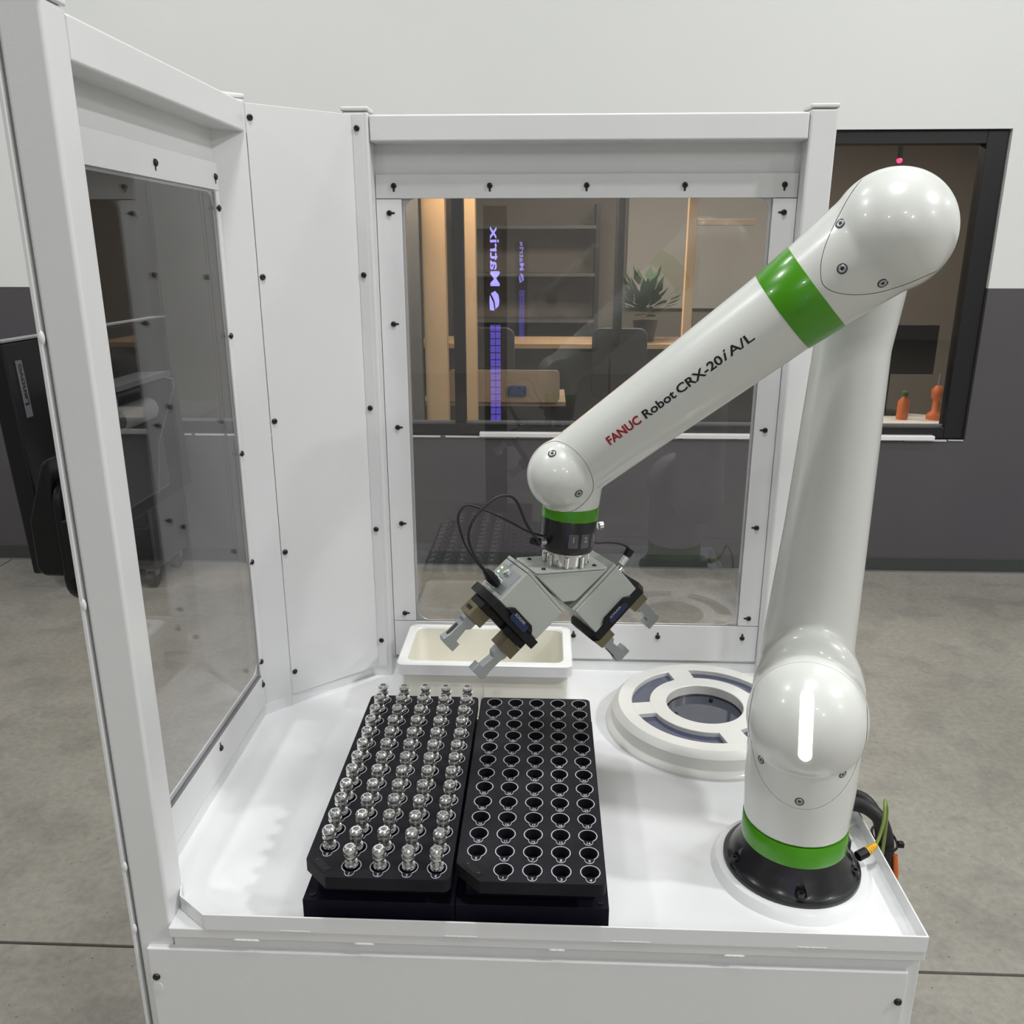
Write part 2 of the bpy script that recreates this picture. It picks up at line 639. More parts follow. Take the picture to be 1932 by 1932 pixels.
def chair(x, y, rz, label):
    t = thing('office_chair', label, 'chair', (x, y, 0), (0, 0, rz), 'dark office chairs behind the glass')
    MB().prism(rrect(-.19, .19, .78, 1.27, .06), -.03, .03, 'y').build('backrest', M['darkgrey'], t, bevel=.01)
    MB().prism(rrect(-.23, .23, -.5, -.02, .06), .45, .53, 'z').build('seat', M['darkgrey'], t, bevel=.02)
    MB().tube([(0, -.26, .45), (0, -.26, .12)], .03).build('column', M['black'], t, smooth=40)
    MB().tube([(0, -.26, .5), (0, .03, .55), (0, .05, .8)], .022).build('back_stem', M['black'], t, smooth=40)
    s5 = MB()
    for k in range(5):
        a = 2 * PI * k / 5
        s5.tube([(0, -.26, .12), (.28 * math.cos(a), -.26 + .28 * math.sin(a), .06)], [.022, .014])
    s5.build('star_base', M['black'], t, smooth=40)
    for k in range(5):
        a = 2 * PI * k / 5
        c = (.28 * math.cos(a), -.26 + .28 * math.sin(a), .03)
        MB().tube([(c[0] - .012, c[1], .03), (c[0] + .012, c[1], .03)], .03, 12).build('caster', M['black'], t, smooth=40)
    return t


chair(-.42, 6.02, R(180), 'dark office chair back rising behind the tan desk')
chair(.50, 6.02, R(172), 'dark office chair standing right of the tan desk below the black bar')
pl = thing('potted_plant', 'leafy green plant in a pot on the office counter', 'plant', (.78, 7.0, 1.088))
MB().lathe([(.07, 0), (.10, .16), (.09, .16), (.085, .13)], 20).build('pot', M['darkgrey'], pl, smooth=40)
lf = MB()
random.seed(11)
for k in range(130):
    a = random.uniform(0, 2 * PI)
    e = random.uniform(-.1, 1.3)
    d = Vector((math.cos(a) * math.cos(e), math.sin(a) * math.cos(e), math.sin(e)))
    c = Vector((0, 0, .22)) + d * random.uniform(.1, .32)
    sd = d.cross(Vector((0, 0, 1))).normalized() * .035
    lf.add([c - d * .06, c + sd, c + d * .08, c - sd], [(0, 1, 2, 3)])
fo = lf.build('foliage', M['foliage'], pl, fix=False)
sh = thing('office_bookcase', 'dark shelving unit against the far wall of the office', 'shelf', (-.15, 8.2, 0))
box('side_panel', -.62, -.58, 0, .35, 0, 2.2, M['darkgrey'], sh)
box('side_panel', .58, .62, 0, .35, 0, 2.2, M['darkgrey'], sh)
for k in range(5):
    box('shelf_board', -.58, .58, 0, .35, .3 + k * .42, .33 + k * .42, M['midgrey'], sh)
wbd = box('wall_board', .75, 2.3, 8.55, 8.58, 1.25, 2.35, M['hallwall'], bevel=.01)
tag(wbd, 'pale board hung on the far office wall', 'board')

# white bench by the right end of the window
bn = thing('office_bench', 'white topped bench just inside the right end of the window', 'bench', (2.38, 5.75, 0))
MB().prism([(-.75, 0), (.42, 0), (.42, .10), (.38, .30), (.10, .42), (-.75, .42)], .63, .67, 'z').build('bench_top', M['whiteplastic'], bn, bevel=.006)
for lx in (-.7, .3):
    box('leg', lx, lx + .05, .05, .1, 0, .63, M['darkgrey'], bn)
    box('leg', lx, lx + .05, .28, .33, 0, .63, M['darkgrey'], bn)
bo = thing('squeeze_bottle', 'reddish bottle with a green cap on the white office bench', 'bottle', (2.44, 5.90, .67))
MB().lathe([(.035, 0), (.038, .01), (.038, .12), (.02, .145), (.016, .16)], 20).build('bottle_body', M['orange'], bo, smooth=40)
MB().lathe([(.022, .16), (.022, .185), (.012, .195)], 16).build('cap', M['foliage'], bo, smooth=40)
dr = thing('cordless_tool', 'orange hand tool standing upright on the white office bench', 'tool', (2.66, 5.90, .67))
MB().lathe([(.055, 0), (.055, .03), (.028, .06), (.024, .13), (.04, .15), (.042, .20), (.02, .23)], 18).build('tool_body', M['orange'], dr, smooth=40)
MB().lathe([(.010, .23), (.006, .31)], 10).build('bit', M['alu'], dr, smooth=40)
mo = thing('desktop_screen', 'black screen on a stand at the right end of the office bench', 'monitor', (2.08, 6.10, .67), (0, 0, 0))
box('screen_panel', -.02, .62, 0, .03, .28, .62, M['black'], mo, bevel=.005)
box('stand', .27, .33, .01, .05, 0, .3, M['black'], mo)
box('foot', .18, .42, -.08, .12, 0, .015, M['black'], mo)
rl = MB().ell((2.40, 6.4, 2.372), .018, .018, .018, 16, 8).build('indicator_lamp', M['redled'], smooth=40)
tag(rl, 'small glowing red lamp seen through the window above the elbow', 'lamp')
rl.location = (0, 0, 0)
gw = MB()
gw.box(-.012, .012, -.012, .012, .01, .60)
gwo = gw.build('lamp_drop', M['black'], rl)
gwo.location = (2.40, 6.4, 2.372)

# dark cabinet with equipment behind the left window
cb = thing('tool_cabinet', 'black cabinet with a white top standing by the wall behind the side window', 'cabinet', (-2.38, 4.24, 0))
box('cabinet_body', -.28, .29, 0, .42, .12, .83, M['darkgrey'], cb, bevel=.008)
box('cabinet_top', -.30, .31, -.03, .44, .83, .865, M['whiteplastic'], cb, bevel=.006)
for k in range(3):
    d = box('drawer', -.26, .27, -.018, 0, .15 + k * .225, .36 + k * .225, M['black'], cb, bevel=.004)
    MB().tube([(-.14, -.035, .31 + k * .225), (.15, -.035, .31 + k * .225)], .007, 8).build('handle', M['midgrey'], d, smooth=40)
for cx in (-.22, .23):
    for cy in (.06, .36):
        MB().tube([(cx - .02, cy, .05), (cx + .02, cy, .05)], .05, 14).build('caster', M['rubber'], cb, smooth=40)
        box('caster_fork', cx - .03, cx + .03, cy - .02, cy + .02, .07, .12, M['midgrey'], cb)
# sign that stands behind the photographer and mirrors in the panes
sg = thing('sign_totem', 'tall black totem with glowing violet vertical lettering and screen', 'sign', (-.345, -2.06, 0))
box('post', -.075, .075, -.06, .0, .02, 2.05, M['black'], sg, bevel=.006)
box('foot', -.25, .25, -.22, .20, 0, .02, M['black'], sg, bevel=.004)
tm = text_mesh('Matrix', .075, .001)
to = bpy.data.objects.new('lettering', tm)
tm.materials.clear()
tm.materials.append(M['violet'])
COL.objects.link(to)
to.parent = sg
# face +Y, rotated so that the word runs upwards
xd, yd, zd = Vector((0, 0, 1)), Vector((1, 0, 0)), Vector((0, 1, 0))
bb = [v.co.x for v in tm.vertices]
sc_ = .37 / (max(bb) - min(bb))
m3 = Matrix((xd * sc_, yd * 1.15, zd)).transposed().to_4x4()
to.matrix_local = Matrix.Translation((-.03, .003, 1.735)) @ m3
lg = MB()
lg.prism([(x, z) for x, z in [(-.035, 1.405), (-.005, 1.40), (-.012, 1.45), (-.035, 1.50), (-.038, 1.45)]], .001, .003, 'y')
lg.prism([(.002, 1.41), (.022, 1.43), (.028, 1.46), (.022, 1.50), (-.002, 1.525), (-.028, 1.51), (-.004, 1.46)], .001, .003, 'y')
lg.build('logo', M['violet'], sg)
for k in range(14):
    z = .67 + k * .046
    box('screen_cell', -.034, -.002, .001, .003, z, z + .040, M['violet2'], sg)
    box('screen_cell', .002, .034, .001, .003, z, z + .040, M['violet2'], sg)

# ================================================================== WORK CELL
cell = thing('robot_cell_enclosure', 'white powder coated machine cell with windowed side and back guards and a rimmed tabletop', 'machine', (0, 1.0, 0))
cell.location = (0, 0, 0)
C = M['coat']
# base cabinet
FX0, FX1, FY0, FY1 = -.600, .548, 1.010, 1.842
box('front_panel', FX0 + .014, FX1 - .018, FY0 - .008, FY0 + .004, .06, .7635, C, cell, bevel=.003)
bs = MB()
bs.box(FX0 + .0535, FX1, FY0, FY0 + .05, .05, .786)
bs.box(FX0, FX1, FY1 - .05, FY1, .05, .786)
bs.box(FX0, FX0 + .05, FY0 + .0535, FY1 - .05, .05, .786)
bs.box(FX1 - .05, FX1, FY0 + .05, FY1 - .05, .05, .786)
bs.build('base_cabinet', C, cell, bevel=.003)
fr_ = MB()
fr_.box(-.548, FX1, FY0 - .010, FY0 + .04, .7855, .8035)
fr_.box(FX1 - .04, FX1, FY0 + .04, FY1, .7855, .8035)
fr_.box(-.548, FX1 - .04, FY1 - .04, FY1, .7855, .8035)
fr_.box(FX0, FX0 + .05, FY0 + .0535, FY1, .7855, .8035)
fr_.build('table_frame', C, cell, bevel=.0025)
for fx in (-.55, .49):
    for fy in (1.05, 1.80):
        MB().lathe([(.03, 0), (.03, .01), (.012, .015), (.012, .055)], 16, Matrix.Translation((fx, fy, 0))).build('levelling_foot', M['rubber'], cell, smooth=40)
for px in (-.576, .52):
    bolt(cell, (px, FY0 - .008, .711), (0, -1, 0))
sl = MB().prism(rrect(-.583, -.569, .684, .699, .005), FY0 - .0086, FY0 - .0078, 'y').build('slot_plug', M['whiteplastic'], cell)


def weld(x0, x1, y, z, ax=(1, 0, 0)):
    m = MB()
    n = max(2, int(abs(x1 - x0) / .007))
    for i in range(n):
        t = (i + .5) / n
        m.ell((x0 + (x1 - x0) * t, y, z), .0085, .0022, .0030, 12, 6)
    m.build('weld_bead', C, cell, smooth=60)


for a, b in ((-.379, -.336), (-.138, -.092), (.103, .156), (.366, .408)):
    weld(a, b, 1.0, .8055)
for a, b in ((-.448, -.416), (-.268, -.247), (.014, .033), (.267, .290)):
    weld(a, b, 1.001, .785)

# tray with an upturned rim
TP = [(-.492, .9985), (.5475, .9985), (.5475, 1.8375), (-.360, 1.8375), (-.5965, 1.60), (-.5965, 1.0665), (-.553, 1.0665), (-.542, 1.0360)]


def offset_poly(P, d):
    out = []
    n = len(P)
    for i in range(n):
        a, b, c = Vector(P[i - 1]), Vector(P[i]), Vector(P[(i + 1) % n])
        e1, e2 = (b - a).normalized(), (c - b).normalized()
        n1, n2 = Vector((-e1.y, e1.x)), Vector((-e2.y, e2.x))
        k = (n1 + n2)
        k = k / k.dot(n1)
        out.append(tuple(b + k * d))
    return out


TI = offset_poly(TP, .0028)
tr = MB()
n = len(TP)
vs = [(x, y, .8035) for x, y in TP] + [(x, y, .8305) for x, y in TP] + [(x, y, .8305) for x, y in TI] + [(x, y, .8055) for x, y in TI]
fs = [tuple(range(n))[::-1], tuple(range(3 * n, 4 * n))]
for k in range(3):
    fs += [(k * n + i, k * n + (i + 1) % n, (k + 1) * n + (i + 1) % n, (k + 1) * n + i) for i in range(n)]
tr.add(vs, fs)
tr.build('tray_top', M['tray'], cell, bevel=.0009)
# round boss the robot stands on
MB().lathe([(.1245, .8050), (.1235, .8095), (.1175, .8185), (.1165, .8200)], 72, Matrix.Translation((.399, 1.163, 0))).build('robot_plinth', M['tray'], cell, smooth=50)

# ---- guard frames
T_ = .0525
RZ0, RZ1 = 1.962, 2.013


def post(x0, x1, y0, y1, z0=.786, z1=RZ1 + .004, poly=None):
    poly = poly or [(x0, y0), (x1, y0), (x1, y1), (x0, y1)]
    MB().prism(poly, z0, z1, 'z').build('frame_post', C, cell, bevel=.0055)
    cp = MB()
    cp.prism(grow_(poly, .0012), z1 + .0004, z1 + .0085, 'z')
    cp.build('post_cap', C, cell, bevel=.003, seg=3)


def grow_(poly, d):
    cx, cy = sum(p[0] for p in poly) / len(poly), sum(p[1] for p in poly) / len(poly)
    return [(x + math.copysign(d, x - cx), y + math.copysign(d, y - cy)) for x, y in poly]


LX0, LX1 = -.600, -.5475
BY0, BY1 = 1.790, 1.842
post(LX0, LX1, 1.010, 1.0625, .05)
post(LX0, LX1, 1.598, 1.650, poly=[(LX0, 1.5985), (LX1, 1.6435), (LX1, 1.651), (LX0, 1.651)])
post(-.4055, -.353, BY0, BY1)
post(.4955, .548, BY0, BY1)
box('top_rail', LX0, LX1 - .0003, 1.0635, 1.6425, RZ0, RZ1, C, cell, bevel=.004)
box('top_rail', -.352, .4945, BY0, BY1, RZ0, RZ1 - .002, C, cell, bevel=.004)
# outer skin with a shadow gap beside the front post
box('outer_skin', -.6055, -.6035, 1.013, 1.075, .05, 2.005, C, cell)
box('skin_edge', -.6085, -.6035, 1.009, 1.0125, .05, 2.013, C, cell, bevel=.001)
for z in (.79, .90, 1.31, 1.655):
    MB().ell((-.6045, 1.011, z), .0045, .003, .009, 10, 8).build('weld_bead', C, cell, smooth=60)


def holed_sheet(name, u0, u1, v0, v1, hu0, hu1, hv0, hv1, r, a, b, axis, m=C):
    """flat sheet in (u,v) with one rounded opening, thickness a..b along axis"""
    seg = 6
    inner = rrect(hu0, hu1, hv0, hv1, r, seg)
    outer = []
    for (u, v) in inner:
        cu, cv = (hu0 + hu1) / 2, (hv0 + hv1) / 2
        outer.append((u, v))
    # corners of the outer rectangle matched to the four arcs
    n = len(inner)
    cor = [(u1, v0), (u1, v1), (u0, v1), (u0, v0)]

    def P(u, v, h):
        return {'y': (u, h, v), 'x': (h, u, v)}[axis]
    m_ = MB()
    vs, fs = [], []
    for h in (a, b):
        vs += [P(u, v, h) for u, v in inner]
        vs += [P(u, v, h) for u, v in cor]
    st = n + 4
    q = seg + 1
    for s in (0, 1):
        o = s * st
        for k in range(4):
            for i in range(seg):
                fs.append((o + k * q + i, o + k * q + i + 1, o + n + k))
            fs.append((o + k * q + seg, o + ((k + 1) * q) % n, o + n + (k + 1) % 4, o + n + k))
    for i in range(n):
        fs.append((i, (i + 1) % n, st + (i + 1) % n, st + i))
    for k in range(4):
        l = (k + 1) % 4
        fs.append((n + k, n + l, st + n + l, st + n + k))
    m_.add(vs, fs)
    return m_.build(name, m, cell)


# back guard
PY = BY1 - .0035
holed_sheet('window_panel', -.362, .504, .80, RZ0 + .010, -.295, .442, .927, 1.861, .026, PY, PY + .003, 'y')
box('window_pane', -.309, .456, PY - .0042, PY - .0012, .915, 1.872, M['pane'], cell)
box('clamp_strip', -.352, .4945, PY - .0078, PY - .0044, 1.8600, 1.9060, C, cell, bevel=.001)
box('clamp_strip', -.352, -.3005, PY - .0078, PY - .0044, .9280, 1.8585, C, cell, bevel=.001)
box('clamp_strip', .4475, .4945, PY - .0078, PY - .0044, .9280, 1.8585, C, cell, bevel=.001)
box('clamp_strip', -.352, .4945, PY - .0078, PY - .0044, .838, .9265, C, cell, bevel=.001)
yb = PY - .0078
for x in (-.315, -.12, .075, .271, .468):
    bolt(cell, (x, yb, 1.884), (0, -1, 0), (0, 0, -1))
for x in (-.315, -.12, .069, .265, .460):
    bolt(cell, (x, yb, .897), (0, -1, 0), (0, 0, 1))
for z in (1.832, 1.610, 1.388, 1.167, .947):
    bolt(cell, (-.326, yb, z), (0, -1, 0), (1, 0, 0))
    bolt(cell, (.471, yb, z), (0, -1, 0), (-1, 0, 0))
# side guard
PX = LX0 + .0005
holed_sheet('window_panel', 1.055, 1.606, .80, RZ0 + .010, 1.095, 1.606 - .006 - .012, .917, 1.856, .026, PX, PX + .003, 'x')
box('window_pane', PX + .0042, PX + .0072, 1.075, 1.596, .905, 1.868, M['pane2'], cell)
sx0, sx1 = PX + .0074, PX + .0108
box('clamp_strip', sx0, sx1, 1.0635, 1.597, 1.8600, 1.9060, C, cell, bevel=.001)
box('clamp_strip', sx0, sx1, 1.0635, 1.0900, .9080, 1.8585, C, cell, bevel=.001)
box('clamp_strip', sx0, sx1, 1.5810, 1.597, .9080, 1.8585, C, cell, bevel=.001)
box('clamp_strip', sx0, sx1, 1.0635, 1.597, .838, .9065, C, cell, bevel=.001)
box('gasket_strip', PX + .0032, PX + .0106, 1.0900, 1.5808, .9068, .9092, M['midgrey'], cell)
for y in (1.345, 1.585):
    bolt(cell, (sx1, y, 1.882), (1, 0, 0), (0, 0, -1))
    bolt(cell, (sx1, y, .886), (1, 0, 0), (0, 0, 1))
for z in (1.830, 1.606, 1.382, 1.159, .938):
    bolt(cell, (sx1, 1.588, z), (1, 0, 0), (0, -1, 0))
# diagonal panel between the guards
A = Vector((-.5455, 1.6455, 0))
B = Vector((-.384, 1.7885, 0))
d_ = (B - A).normalized()
nn = Vector((d_.y, -d_.x, 0))
TD = Matrix.Translation(A) @ Matrix(((d_.x, -nn.x, 0, 0), (d_.y, -nn.y, 0, 0), (0, 0, 1, 0), (0, 0, 0, 1)))
L_ = (B - A).length
MB().box(0, L_, 0, .0025, .8315, 2.011, TD).build('corner_panel', C, cell, bevel=.0008)
box('corner_flange', -.3845, -.3635, 1.7865, 1.7895, .8315, 2.011, C, cell, bevel=.0008)
for z in (1.987, 1.710, 1.434, 1.159, .884):
    bolt(cell, TD @ Vector((.0075, 0, z)), nn)
for z in (1.986, 1.711, 1.438, 1.167, .897):
    bolt(cell, (-.3755, 1.7865, z), (0, -1, 0))

# ================================================================== NEST TRAYS
PITX, PITY = .04116, .0395
rng = random.Random(5)


def key_rho(t, R0):
    """distance to the edge of circle R0 joined with a lobe towards -y"""
    d = Vector((math.cos(t), math.sin(t)))
    c = Vector((0, -R0 * 1.04))
    r = R0 * .49
    b = d.dot(c)
    disc = b * b - (c.length_squared - r * r)
    rho = R0
    if disc > 0:
        rho = max(rho, b + math.sqrt(disc))
    return rho


NK = 72
KA = [2 * PI * i / NK - PI / 2 for i in range(NK)]


def key_ring():
    o = MB()
    pts = [key_rho(a, .0144) for a in KA]
    pts = [(pts[i - 1] + 6 * pts[i] + pts[(i + 1) % NK]) / 8 for i in range(NK)]
    vs = [(r * math.cos(a), r * math.sin(a), .0003) for a, r in zip(KA, pts)] + [((r - .0012) * math.cos(a), (r - .0012) * math.sin(a), .0003) for a, r in zip(KA, pts)]
    o.add(vs, [(i, (i + 1) % NK, NK + (i + 1) % NK, NK + i) for i in range(NK)])
    return o.mesh('hole_outline', [M['mark']])


ring_me = key_ring()
num_me = {}
for k in range(1, 65):
    me = text_mesh(str(k), .0072 if k < 10 else .0062, .00012)
    me.materials.clear()
    me.materials.append(M['mark'])
    num_me[k] = me


def hole_no(c, r):
    return c if r == 0 else r * 5 + c


def nest(x0, name, label):
    y0, y1 = .990, 1.508
    W_ = .2135
    t = thing(name, label, 'fixture tray', (x0, y0, .89))
    zt, zb = .020, 0.0
    hr = .0118
    NS = 24
    ox, oy = .0276, 1.0147 - y0
    mb = MB()
    # outline: grid of cells around the holes plus a border strip
    xs = [ox + (c - .5) * PITX for c in range(6)]
    ys = [oy + (r - .5) * PITY for r in range(14)]
    xs[0], xs[-1], ys[0], ys[-1] = .0145, .2055, .0115, .5120
    # per-cell top face with a round hole
    for r in range(13):
        for c in range(5):
            cx, cy = ox + c * PITX, oy + r * PITY
            xa, xb, ya, yb_ = xs[c], xs[c + 1], ys[r], ys[r + 1]
            if r == 0 and c == 0:
                continue
            cor = [(xb, ya), (xb, yb_), (xa, yb_), (xa, ya)]
            circ = [(cx + hr * math.cos(2 * PI * i / NS - PI / 4), cy + hr * math.sin(2 * PI * i / NS - PI / 4)) for i in range(NS)]
            vs = [(u, v, zt) for u, v in circ] + [(u, v, zt) for u, v in cor] + [(u, v, .003) for u, v in circ]
            fs = []
            q = NS // 4
            for k in range(4):
                for i in range(q):
                    fs.append((k * q + i, (k * q + i + 1) % NS, NS + (k + 1) % 4) if i >= q // 2 else (k * q + i, (k * q + i + 1) % NS, NS + k))
                fs.append((k * q + q // 2, NS + (k + 1) % 4, NS + k))
            # simple and safe: rebuild as one polygon pair per side
            fs = []
            for k in range(4):
                side = [(k * q + i) % NS for i in range(q + 1)]
                fs.append(tuple(side) + (NS + (k + 1) % 4, NS + k))
            for i in range(NS):
                fs.append((i, NS + 4 + i, NS + 4 + (i + 1) % NS, (i + 1) % NS))
            fs.append(tuple(NS + 4 + i for i in range(NS)))
            mb.add(vs, fs)
    # border top faces
    xa, xb, ya, yb_ = xs[0], xs[-1], ys[0], ys[-1]
    ly = y1 - y0
    ch = .0365
    rc = .010
    border = [(ch, 0, ), (W_ - rc, 0)] + arc(W_ - rc, rc, rc, -80, 0, 4) + [(W_, ly - rc)] + arc(W_ - rc, ly - rc, rc, 10, 90, 4) + [(rc, ly)] + arc(rc, ly - rc, rc, 100, 180, 4) + [(0, ch)]
    # strips between the grid and the outline, as polygons
    tl, tr_ = (0, ly), (W_, ly)
    top = [(xa, yb_)] + [(x, y) for x, y in [(xb, yb_)]]
    up = [p for p in border if p[1] > ly - rc - 1e-6]
    up = sorted(up, key=lambda p: -p[0])
    mb.add([(*p, zt) for p in [(xa, yb_)] + [(xb, yb_)] + up], [tuple(range(2 + len(up)))])
    mb.add([(*p, zt) for p in [(xb, ya), (W_, rc), (W_, ly - rc), (xb, yb_)]], [(0, 1, 2, 3)])
    mb.add([(*p, zt) for p in [(xa, yb_), (0, ly - rc), (0, ch), (xa, ys[1])]], [(0, 1, 2, 3)])
    low = [p for p in border if p[1] < rc + 1e-6 and p[0] > W_ - rc - 1e-6]
    mb.add([(*p, zt) for p in [(xs[1], ya), (ch, 0)] + sorted(low, key=lambda p: (p[0], p[1])) + [(xb, ya)]], [tuple(range(3 + len(low)))])
    mb.add([(*p, zt) for p in [(xa, ys[1]), (0, ch), (ch, 0), (xs[1], ya), (xs[1], ys[1])]], [(0, 1, 2, 3, 4)])
    nb = len(border)
    mb.add([(*p, zt) for p in border] + [(*p, zb) for p in border], [(i, i + nb, (i + 1) % nb + nb, (i + 1) % nb) for i in range(nb)] + [tuple(range(nb, 2 * nb))])
    pl_ = mb.build('nest_plate', M['anod'], t, fix=False)
    b = bmesh.new()
    b.from_mesh(pl_.data)
    bmesh.ops.remove_doubles(b, verts=b.verts, dist=.00002)
    b.to_mesh(pl_.data)
    b.free()
    # recessed rest and its label recess at the chamfered corner
    T = Matrix.Translation((.0255, .0255, 0)) @ Matrix.Rotation(R(-45), 4, 'Z')
    MB().box(-.017, .017, -.006, .006, zt - .004, zt + .0006, T).build('corner_plate', M['black'], t)
    for sx in (-.013, .013):
        inst(bolt_me, 'screw', T @ Vector((sx, 0, zt + .0006)), (0, 0, 0), t, (.45, .45, .3))
    for r in range(13):
        for c in range(5):
            if r == 0 and c == 0:
                continue
            p = (ox + c * PITX, oy + r * PITY, zt)
            inst(ring_me, 'hole_outline', p, (0, 0, 0), t)
            inst(num_me[hole_no(c, r)], 'position_number', (p[0], p[1] - .0192, zt + .0003), (0, 0, 0), t)
    MB().box(.012, W_ - .012, .040, ly - .012, -.0395, -.0004).build('riser_block', M['anod2'], t, bevel=.002)
    return t, x0 + ox, y0 + oy


nest(-.3413, 'nest_tray', 'black nest tray full of bright metal fittings standing in numbered holes')
nest(-.1225, 'nest_tray', 'black nest tray with empty numbered holes outlined in white')
for bx0, bx1, lb in ((-.348, -.1250, 'black base block under the tray full of metal fittings'), (-.1242, .0985, 'black base block under the empty numbered tray')):
    t = thing('fixture_block', lb, 'fixture base', (bx0, 1.013, .8057))
    MB().box(0, bx1 - bx0, 0, .515, 0, .0440).build('base_block', M['anod2'], t, bevel=.0015)
    for sx in (.012, bx1 - bx0 - .012):
        for sy in (.012, .50):
            MB().lathe([(.0050, .0441), (.0050, .0450), (.0036, .0450), (.0036, .0442)], 16, Matrix.Translation((sx, sy, 0))).build('cap_screw', M['black'], t, smooth=40)

# turned fittings, one per hole of the left tray
prof = [(.0090, -.0160), (.0090, .0000), (.0104, .0015), (.0106, .0055), (.0096, .0075), (.0084, .0078), (.0084, .0095), (.0062, .0105), (.0058, .0140), (.0075, .0152),
        (.0100, .0165), (.0104, .0190), (.0100, .0215), (.0078, .0222), (.0078, .0240), (.0098, .0248), (.0103, .0270), (.0099, .0300), (.0086, .0325), (.0066, .0336), (.0046, .0336), (.0042, .0285)]
fo_ = MB().lathe(prof, 22).build('fit', M['steel'], smooth=28)
fit = fo_.data
fit.name = 'turned_fitting'
bpy.data.objects.remove(fo_)
ORD = ['front', 'second', 'third', 'fourth', 'fifth', 'sixth', 'seventh', 'eighth', 'ninth', 'tenth', 'eleventh', 'twelfth', 'back']
COLN = ['leftmost', 'second', 'middle', 'fourth', 'rightmost']
for r in range(13):
    for c in range(5):
        if r == 0 and c == 0:
            continue
        o = bpy.data.objects.new('turned_fitting', fit)
        COL.objects.link(o)
        o.location = (-.3137 + c * PITX + rng.uniform(-.0006, .0006), 1.0147 + r * PITY + rng.uniform(-.0006, .0006), .9101)
        o.rotation_euler = (rng.uniform(-.03, .03), rng.uniform(-.03, .03), rng.uniform(0, 6))
        rw = ORD[r] + (' row' if r in (0, 12) else ' row from the front')
        tag(o, 'bright turned metal fitting in the black tray, %s column, %s' % (COLN[c], rw), 'fitting', 'turned fittings in the nest tray')

# ================================================================== BIN
bi = thing('parts_bin', 'milky white plastic bin with a thick rim behind the black trays', 'bin', (-.124, 1.697, .8062))
hw, hd, hh = .184, .100, .1295
bm = MB()


def ring_at(w_, d_, z, r):
    return [(x, y, z) for x, y in rrect(-w_, w_, -d_, d_, r, 4)]


levels = [(hw - .013, hd - .010, 0, .012), (hw - .009, hd - .006, .1035, .014), ]
lv = [ring_at(*l) for l in levels]
inn = [ring_at(hw - .028, hd - .024, .006, .02), ring_at(hw - .020, hd - .017, .128, .02)]
alls = lv + inn[::-1]
nr = len(lv[0])
vs = [p for l in alls for p in l]
fs = [tuple(range(nr))[::-1]]
for k in range(len(alls) - 1):
    fs += [(k * nr + i, k * nr + (i + 1) % nr, (k + 1) * nr + (i + 1) % nr, (k + 1) * nr + i) for i in range(nr)]
fs.append(tuple((len(alls) - 1) * nr + i for i in range(nr)))
bm.add(vs, fs)
bm.build('bin_body', M['bin'], bi, bevel=.002)
rm = MB()
alls = [ring_at(hw - .020, hd - .017, hh - .004, .018), ring_at(hw - .018, hd - .015, hh, .018), ring_at(hw - .003, hd - .003, hh, .016), ring_at(hw, hd, hh - .003, .016), ring_at(hw, hd, hh - .026, .016), ring_at(hw - .0095, hd - .0065, hh - .026, .014)]
vs = [p for l in alls for p in l]
fs = []
for k in range(len(alls)):
    l = (k + 1) % len(alls)
    fs += [(k * nr + i, k * nr + (i + 1) % nr, l * nr + (i + 1) % nr, l * nr + i) for i in range(nr)]
rm.add(vs, fs)
rm.build('bin_rim', M['binrim'], bi, smooth=40)
MB().box(-.0015, .0015, -hd + .0065, -hd + .009, .002, .103).build('mould_line', M['bin'], bi)

# ================================================================== ROUND PRESENTER
rg = thing('round_light_port', 'round white dome plate with four dark curved windows and a dark centre on the tabletop', 'fixture', (.336, 1.599, .8057))
SEG = 96
MB().lathe([(.2030, 0), (.2030, .006), (.2000, .009), (.1915, .012), (.1905, .0135), (.1905, .0370), (.1875, .0410), (.1780, .0495), (.1510, .0495), (.1500, .0485), (.1500, .030), (.1460, .012), (.1400, 0)], SEG, close=False).build('outer_ring', M['ringw'], rg, smooth=24)
MB().lathe([(.1130, .030), (.1130, .0485), (.1120, .0495), (.0798, .0495), (.0784, .0482), (.0784, .024), (.100, .024)], SEG, close=True).build('inner_ring', M['ringw'], rg, smooth=24)
MB().lathe([(.1135, .0400), (.1495, .0400), (.1495, .0380), (.1135, .0380)], SEG, close=True).build('window_lens', M['lensblue'], rg, smooth=24)
for am in (190, 103.5, 14, -74):
    m = MB()
    n = 6
    half = 10
    pts = arc(0, 0, .1125, am - half * 1.15, am + half * 1.15, n) + arc(0, 0, .1505, am + half * .9, am - half * .9, n)
    m.prism(pts, .0405, .0494, 'z').build('spoke', M['ringw'], rg, smooth=30)
MB().lathe([(.001, .0262), (.0782, .0262), (.0782, .0240), (.001, .0240)], SEG, close=True).build('lens', M['lens'], rg, smooth=30)
MB().lathe([(.0783, .0263), (.0783, .0290), (.0760, .0264)], SEG, close=True).build('lens_seal', M['black'], rg, smooth=30)
for k, am in enumerate((66, 186, 306)):
    p = (.060 * math.cos(R(am)), .060 * math.sin(R(am)), .0262)
    MB().lathe([(.0045, 0), (.0045, .004), (.002, .0045)], 12, Matrix.Translation(p)).build('lens_pin', M['black'], rg, smooth=30)

# ================================================================== ROBOT
RA = R(-17)
rob = thing('industrial_robot', 'white robot arm with green bands on a black flared base, bent at the elbow', 'robot', (.399, 1.163, .8202), (0, 0, RA))
ZB = .8202
WR = M['robot']


def cover_prism(poly, y0, y1):
    return MB().prism(poly, y0, y1, 'y')


